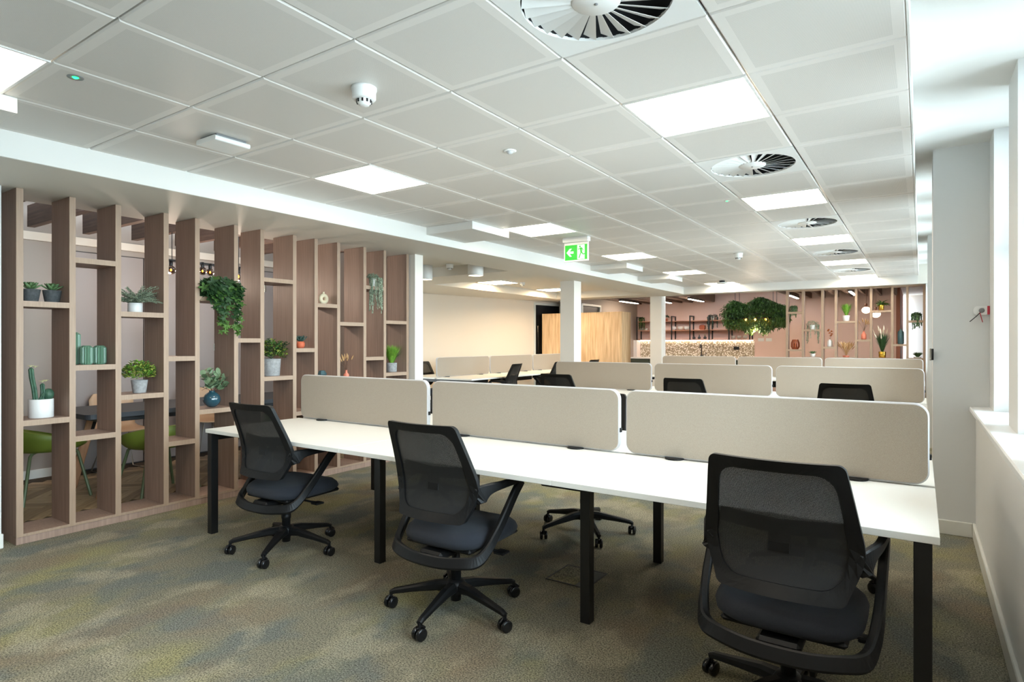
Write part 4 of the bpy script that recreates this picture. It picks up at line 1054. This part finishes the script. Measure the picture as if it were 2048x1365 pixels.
t = fplant('dried_flower_vase', 'coral bottle vase with dried wheat stems on the far partition', 'vase', -.877, 1.391)
pot([(0, 0), (.04, 0), (.044, .03), (.042, .09), (.02, .13), (.016, .155), (.02, .16), (.014, .16)], 'vase_body', blush_ceramic, t); dried(t, .15, 12, .2, .09, dried_straw, .06, .016)
t = fplant('potted_fern', 'arching green leaves in a gold pot on a high shelf', 'potted plant', -.60, 1.921)
pot(prof_pot(.042, .048, .10), 'pot', gold, t); f = MB()
for k in range(40):
    a = random.random() * 6.3; f.leaf(TRS((0, 0, .09), (random.uniform(.3, 1.3), 0, a)), random.uniform(.09, .16), .022, 0, .2, .55)
f.build('foliage', leaf_green, t, kind='stuff')
t = fplant('potted_grass', 'dark grass with cream plumes in a gold pot', 'potted plant', -.585, 1.06)
pot(prof_pot(.055, .06, .11), 'pot', gold, t); grass(t, .1, 300, .38, .15, leaf_dark, .01); dried(t, .1, 14, .42, .17, plume_cream, .09, .022, leaf_green)
t = fplant('bottle_vase', 'dark teal tall ribbed bottle vase on the right of the far partition', 'vase', -.30, 1.307)
pot([(0, 0), (.042, 0), (.05, .015), (.05, .21), (.04, .235), (.02, .245), (.02, .27), (.016, .27), (.016, .24)], 'vase_body', teal_matt, t, n=14)
t = fplant('trailing_plant', 'green trailing plant on the rightmost high shelf of the far partition', 'potted plant', -.068, 1.728)
pot(prof_pot(.04, .05, .08), 'pot', slate_pot, t); trailing(t, .09, 16, .28, leaf_agave, .024, .016, .075, 0, 360)
t = fplant('potted_grass', 'green grass tips at the right end of the farthest screens', 'potted plant', -.05, 1.06)
pot(prof_pot(.05, .06, .02), 'pot', white_ceramic, t); grass(t, .012, 300, .10, .12, leaf_agave, .008)

# ------------------------------------------------------------------ storage cabinet and kitchen
cx0, cx1, cy0, cy1, ch = -7.57, -5.51, 12.72, 13.22, 2.04
cy0 += .06; cy1 += .02
t = thing('storage_cabinet', 'tall oak storage wall behind the white column', 'cabinet', ((cx0 + cx1) / 2 - .15, cy0, 0)); w2 = (cx1 - cx0) / 2 + .03
MB().box(-w2 + .02, .02, .02, w2 - .02, .5, ch - .02).build('carcass', oak, t)
MB().box(-w2, 0, ch - .02, w2, .5, ch, bev=.002).build('top_panel', oak, t)
for s in (-1, 1): MB().box(s * w2, 0, 0, s * (w2 - .02), .5, ch - .0205, bev=.001).build('side_panel', oak, t)
nd = 5
for k in range(nd):
    a = -w2 + .022 + k * (2 * w2 - .044) / nd; b = a + (2 * w2 - .044) / nd - .003
    MB().box(a, -.001, .06, b, .019, ch - .023, bev=.0015).build('door', oak, t)
# kitchen units
t = thing('kitchen_base_unit', 'dark green kitchen base cabinets under the white worktop', 'kitchen cabinet', (-5.35, 16.8, 0))
MB().box(-1.8, .03, .1, 1.78, .59, .86).box(-1.78, .06, 0, 1.76, .55, .1).build('carcass', kitchen_green, t)
for k in range(6): MB().box(-1.8 + k * .597, .005, .11, -1.8 + (k + 1) * .597 - .005, .028, .855, bev=.002).build('door', kitchen_green, t)
t = thing('worktop', 'white kitchen worktop along the pink wall', 'worktop', (-5.35, 16.78, .86)); MB().box(-1.8, 0, 0, 1.8, .61, .04, bev=.003).build('slab', worktop_white, t)
t = thing('splashback', 'speckled terrazzo splashback lit by a strip light', 'splashback', (-5.2, 17.385, .9)); MB().box(-1.85, 0, 0.001, 1.43, .0145, .50).build('panel', terrazzo_mat, t)
t = thing('end_panel', 'white panel at the left end of the splashback', 'panel', (-7.06, 17.1, .9)); MB().box(-.1, .0, .001, .006, .28, .50).build('board', worktop_white, t)
t = thing('kitchen_tap', 'black kitchen tap in front of the terrazzo splashback', 'tap', (-5.15, 17.2, .9))
MB().lathe([(0, 0), (.04, 0), (.04, .03), (.03, .05), (.03, .09), (0, .09)], 16).tube([(0, 0, .05), (0, 0, .33), (0, -.05, .38), (0, -.12, .37), (0, -.14, .27)], .018, 10).build('spout', black_metal, t)
MB().bar([(.02, 0, .07), (.12, 0, .09), (.13, 0, .14)], .02, .02).bar([(-.02, 0, .03), (-.13, 0, .03)], .025, .02).build('handle', black_metal, t)
def plate(name, lb, x, z, m, w=.13, h=.08, y=17.385, n=2):
    t = thing(name, lb, 'socket', (x, y, z)); MB().box(-w / 2, -.01, -h / 2, w / 2, 0, h / 2, bev=.003).build('plate', m, t)
    for k in range(n): MB().box(-w / 2 + w * (k + .3) / n, -.014, -.014, -w / 2 + w * (k + .7) / n, -.0095, .014, bev=.002).build('switch', m, t)
plate('wall_socket', 'black double socket on the terrazzo splashback', -4.24, 1.175, black_plastic, .15, .09, 17.383)
plate('light_switch', 'white switch plate on the pink wall, left one', -3.60, 1.407, plastic_white, .15, .085, 17.4)
plate('light_switch', 'white switch plate on the pink wall, right one', -3.40, 1.407, plastic_white, .15, .085, 17.4)
t = thing('wall_rack', 'black steel frame rack with wooden shelves above the splashback', 'shelf rack', (0, 17.05, 0))
for x in (-7.03, -6.494, -5.97, -5.438, -4.90, -4.36, -3.82):
    m = MB()
    for y in (0.012, .338): m.box(x - .016, y - .012, 1.405, x + .016, y + .012, 2.10)
    m.box(x - .016, .024, 2.07, x + .016, .326, 2.10).box(x - .014, .024, 1.407, x + .014, .326, 1.43).build('frame', black_metal, t)
for z in (1.425, 1.69, 1.955): MB().box(-7.05, .0245, z - .018, -3.80, .325, z + .004, bev=.001).build('shelf', mat('rack_shelf', (176, 128, 104), 0.5), t)
t = thing('strip_light', 'glowing strip light under the lowest rack shelf', 'strip light', (-5.4, 17.34, 1.39)); MB().box(-1.63, -.018, -.012, 1.6, .018, .012).build('diffuser', led_strip, t)
SH = {1: 1.431, 2: 1.696, 3: 1.961}
def small(n, lb, c, x, z, prof, m, grp=None, y=17.2, seg=18):
    t = thing(n, lb, c, (x, y, z), 0, grp); pot(prof, 'body', m, t, n=seg); return t
for x, w_ in ((-5.965, 'left'), (-5.757, 'middle'), (-5.57, 'right')):
    small('bowl', 'pale bowl on the middle rack shelf, %s of three' % w_, 'bowl', x, SH[2], [(0, 0), (.04, 0), (.075, .04), (.078, .085), (.06, .10), (.055, .10), (.05, .03)], white_ceramic, 'pale bowls on the rack')
for x, w_ in ((-4.274, 'left'), (-4.125, 'middle'), (-3.965, 'right')):
    small('glass', 'clear tumbler on the lowest rack shelf, %s of three' % w_, 'glass', x, SH[1], [(0, 0), (.045, 0), (.06, .09), (.057, .09), (.043, .006), (0, .006)], mat('tumbler', (200, 196, 188), .2), 'tumblers on the rack')
for x, w_ in ((-5.365, 'left'), (-5.215, 'middle'), (-5.053, 'right')):
    t = small('bud_vase', 'small dark bud vase above the tap, %s of three' % w_, 'vase', x, SH[1], [(0, 0), (.035, 0), (.045, .03), (.035, .06), (.012, .08), (.012, .1)], slate_pot, 'dark bud vases on the rack')
    f = MB()
    for k in range(9): f.leaf(TRS((0, 0, .09), (random.uniform(.6, 1.4), 0, k * .7)), .045, .018)
    f.build('sprig', leaf_dark if w_ != 'right' else leaf_lime, t)
for x, w_ in ((-6.945, 'left'), (-6.79, 'middle'), (-6.63, 'right, half behind the column')):
    small('cup', 'small white cup at the left of the rack, %s' % w_, 'cup', x, SH[2], [(0, 0), (.025, 0), (.035, .06), (.032, .06), (.022, .005)], white_ceramic, 'white cups on the rack')
t = thing('storage_jar', 'orange rounded box on the middle rack shelf', 'container', (-5.124, 17.2, SH[2])); MB().prism(rrect(-.075, 0, .075, .13, .035), -.06, .06, sm=True).build('body', rust_slat, t)
MB().bar([(-.03, 0, .128), (-.02, 0, .15), (.02, 0, .15), (.03, 0, .128)], .01, .008).build('handle', rust_slat, t)
t = thing('trailing_plant', 'hanging plant at the left end of the wall rack', 'potted plant', (-6.93, 17.17, SH[3])); pot(prof_pot(.03, .04, .06), 'pot', slate_pot, t); trailing(t, .08, 16, .38, leaf_forest, .03, .018, .08, 0)
t = thing('trailing_plant', 'grey-green plant in a white pot on top of the wall rack', 'potted plant', (-4.83, 17.17, SH[3])); pot(prof_pot(.04, .055, .1), 'pot', white_ceramic, t); trailing(t, .08, 12, .35, leaf_teal, .035, .02, .14, 0)
t = thing('potted_bush', 'dark plant in a red pot beside the column on the rack', 'potted plant', (-6.16, 17.17, SH[3])); pot(prof_pot(.03, .04, .07), 'pot', rust_slat, t); f = MB(); ball(f, 90, (0, 0, .12), .06, .04, .02); f.build('foliage', leaf_dark, t, kind='stuff')
# hanging greenery
t = thing('hanging_planter', 'large hanging planter overflowing with green and yellow-lit foliage', 'hanging plants', (-3.22, 15.0, 0))
m = MB()
for x in (-.42, .42):
    for y in (-.2, .2): m.tube([(x, y, 2.0), (x, y, 2.86)], .006, 6)
m.build('cord', black_metal, t)
m = MB().tube([(-.55, -.28, 2.0), (.55, -.28, 2.0), (.55, .28, 2.0), (-.55, .28, 2.0)], .018, 6, closed=True).tube([(-.55, -.28, 1.9), (.55, -.28, 1.9), (.55, .28, 1.9), (-.55, .28, 1.9)], .018, 6, closed=True); m.build('frame', black_metal, t)
f = MB()
for k in range(12000):
    u = random.uniform(-1, 1); v = random.uniform(-1, 1); top = 2.36 - .10 * abs(u) + .07 * math.sin(u * 5); bot = 1.64 + .06 * math.sin(u * 9 + 1) - .10 * (random.random() ** 5) + .12 * abs(u) ** 3
    z = random.uniform(bot, top); e = 1 - .18 * ((z - 1.98) / .3) ** 2
    p = Vector((u * .72 * e, v * .38 * e, z))
    f.leaf(TRS(p, (random.uniform(-1.6, .2), random.uniform(-.6, .6), random.random() * 6.3)), random.uniform(.045, .09), .022, (0 if random.random() < .7 else 1) if z > 1.9 else random.choice((0, 1, 1, 2)))  # lower leaves turn yellower: glow of the bulbs put into their colour
f.build('foliage', [leaf_forest, leaf_green, leafmat('leaf_bulb_lit', (86, 104, 28), (128, 140, 48), 8)], t, kind='stuff')
for x in (-.15, .05, .28):
    MB().lathe([(0, .03), (.02, .015), (.022, 0), (.012, -.02), (0, -.026)], 12, c=(x, -.3, 1.86)).build('bulb', bulb_emit, t)
l = bpy.data.lights.new('planter_light', 'POINT'); l.energy = 55; l.color = (1, .80, .58); l.shadow_soft_size = .08
lo = bpy.data.objects.new('planter_light', l); COL.objects.link(lo); lo.location = (-3.22, 15.0, 1.62)
# linear lights in the kitchen
n = 0
for x, y in ((-5.8, 15.9), (-6.66, 15.6), (-4.87, 15.8), (-2.55, 15.9), (-1.27, 15.5)):
    t = thing('linear_light', ['slim glowing bar light right of the far column', 'slim glowing bar light above the oak cabinets', 'slim glowing bar light in the middle of the kitchen ceiling', 'slim glowing bar light behind the hanging greenery', 'slim glowing bar light above the far plant partition'][n], 'bar light', (x, y, 2.44), 0, 'slim bar lights in the kitchen'); n += 1
    MB().box(-.04, -.62, 0, .04, .62, .05, bev=.01).tube([(0, -.4, .05), (0, -.4, .42)], .003, 5).tube([(0, .4, .05), (0, .4, .42)], .003, 5).build('housing', black_metal, t)
    MB().box(-.03, -.6, -.012, .03, .6, 0.0, bev=.006).build('diffuser', linear_emit, t)
for x, z, r, lb in ((-.975, 2.03, .085, 'left opal globe pendant behind the far partition'), (-.795, 1.94, .09, 'lower opal pendant behind the far partition')):
    t = thing('globe_pendant', lb, 'pendant light', (x, 15.0, z), 0, 'opal globe pendants')
    MB().lathe([(r * math.sin(a * PI / 12), r * .85 * math.cos(a * PI / 12)) for a in range(13)], 20).build('globe', globe_emit, t)
    MB().lathe([(0, r * .8), (.03, r * .8), (.028, r + .05), (.01, r + .06)], 14).tube([(0, 0, r + .05), (0, 0, 2.86 - z)], .004, 6).build('cord_cap', mat('copper_cap', (120, 76, 58), .4), t)
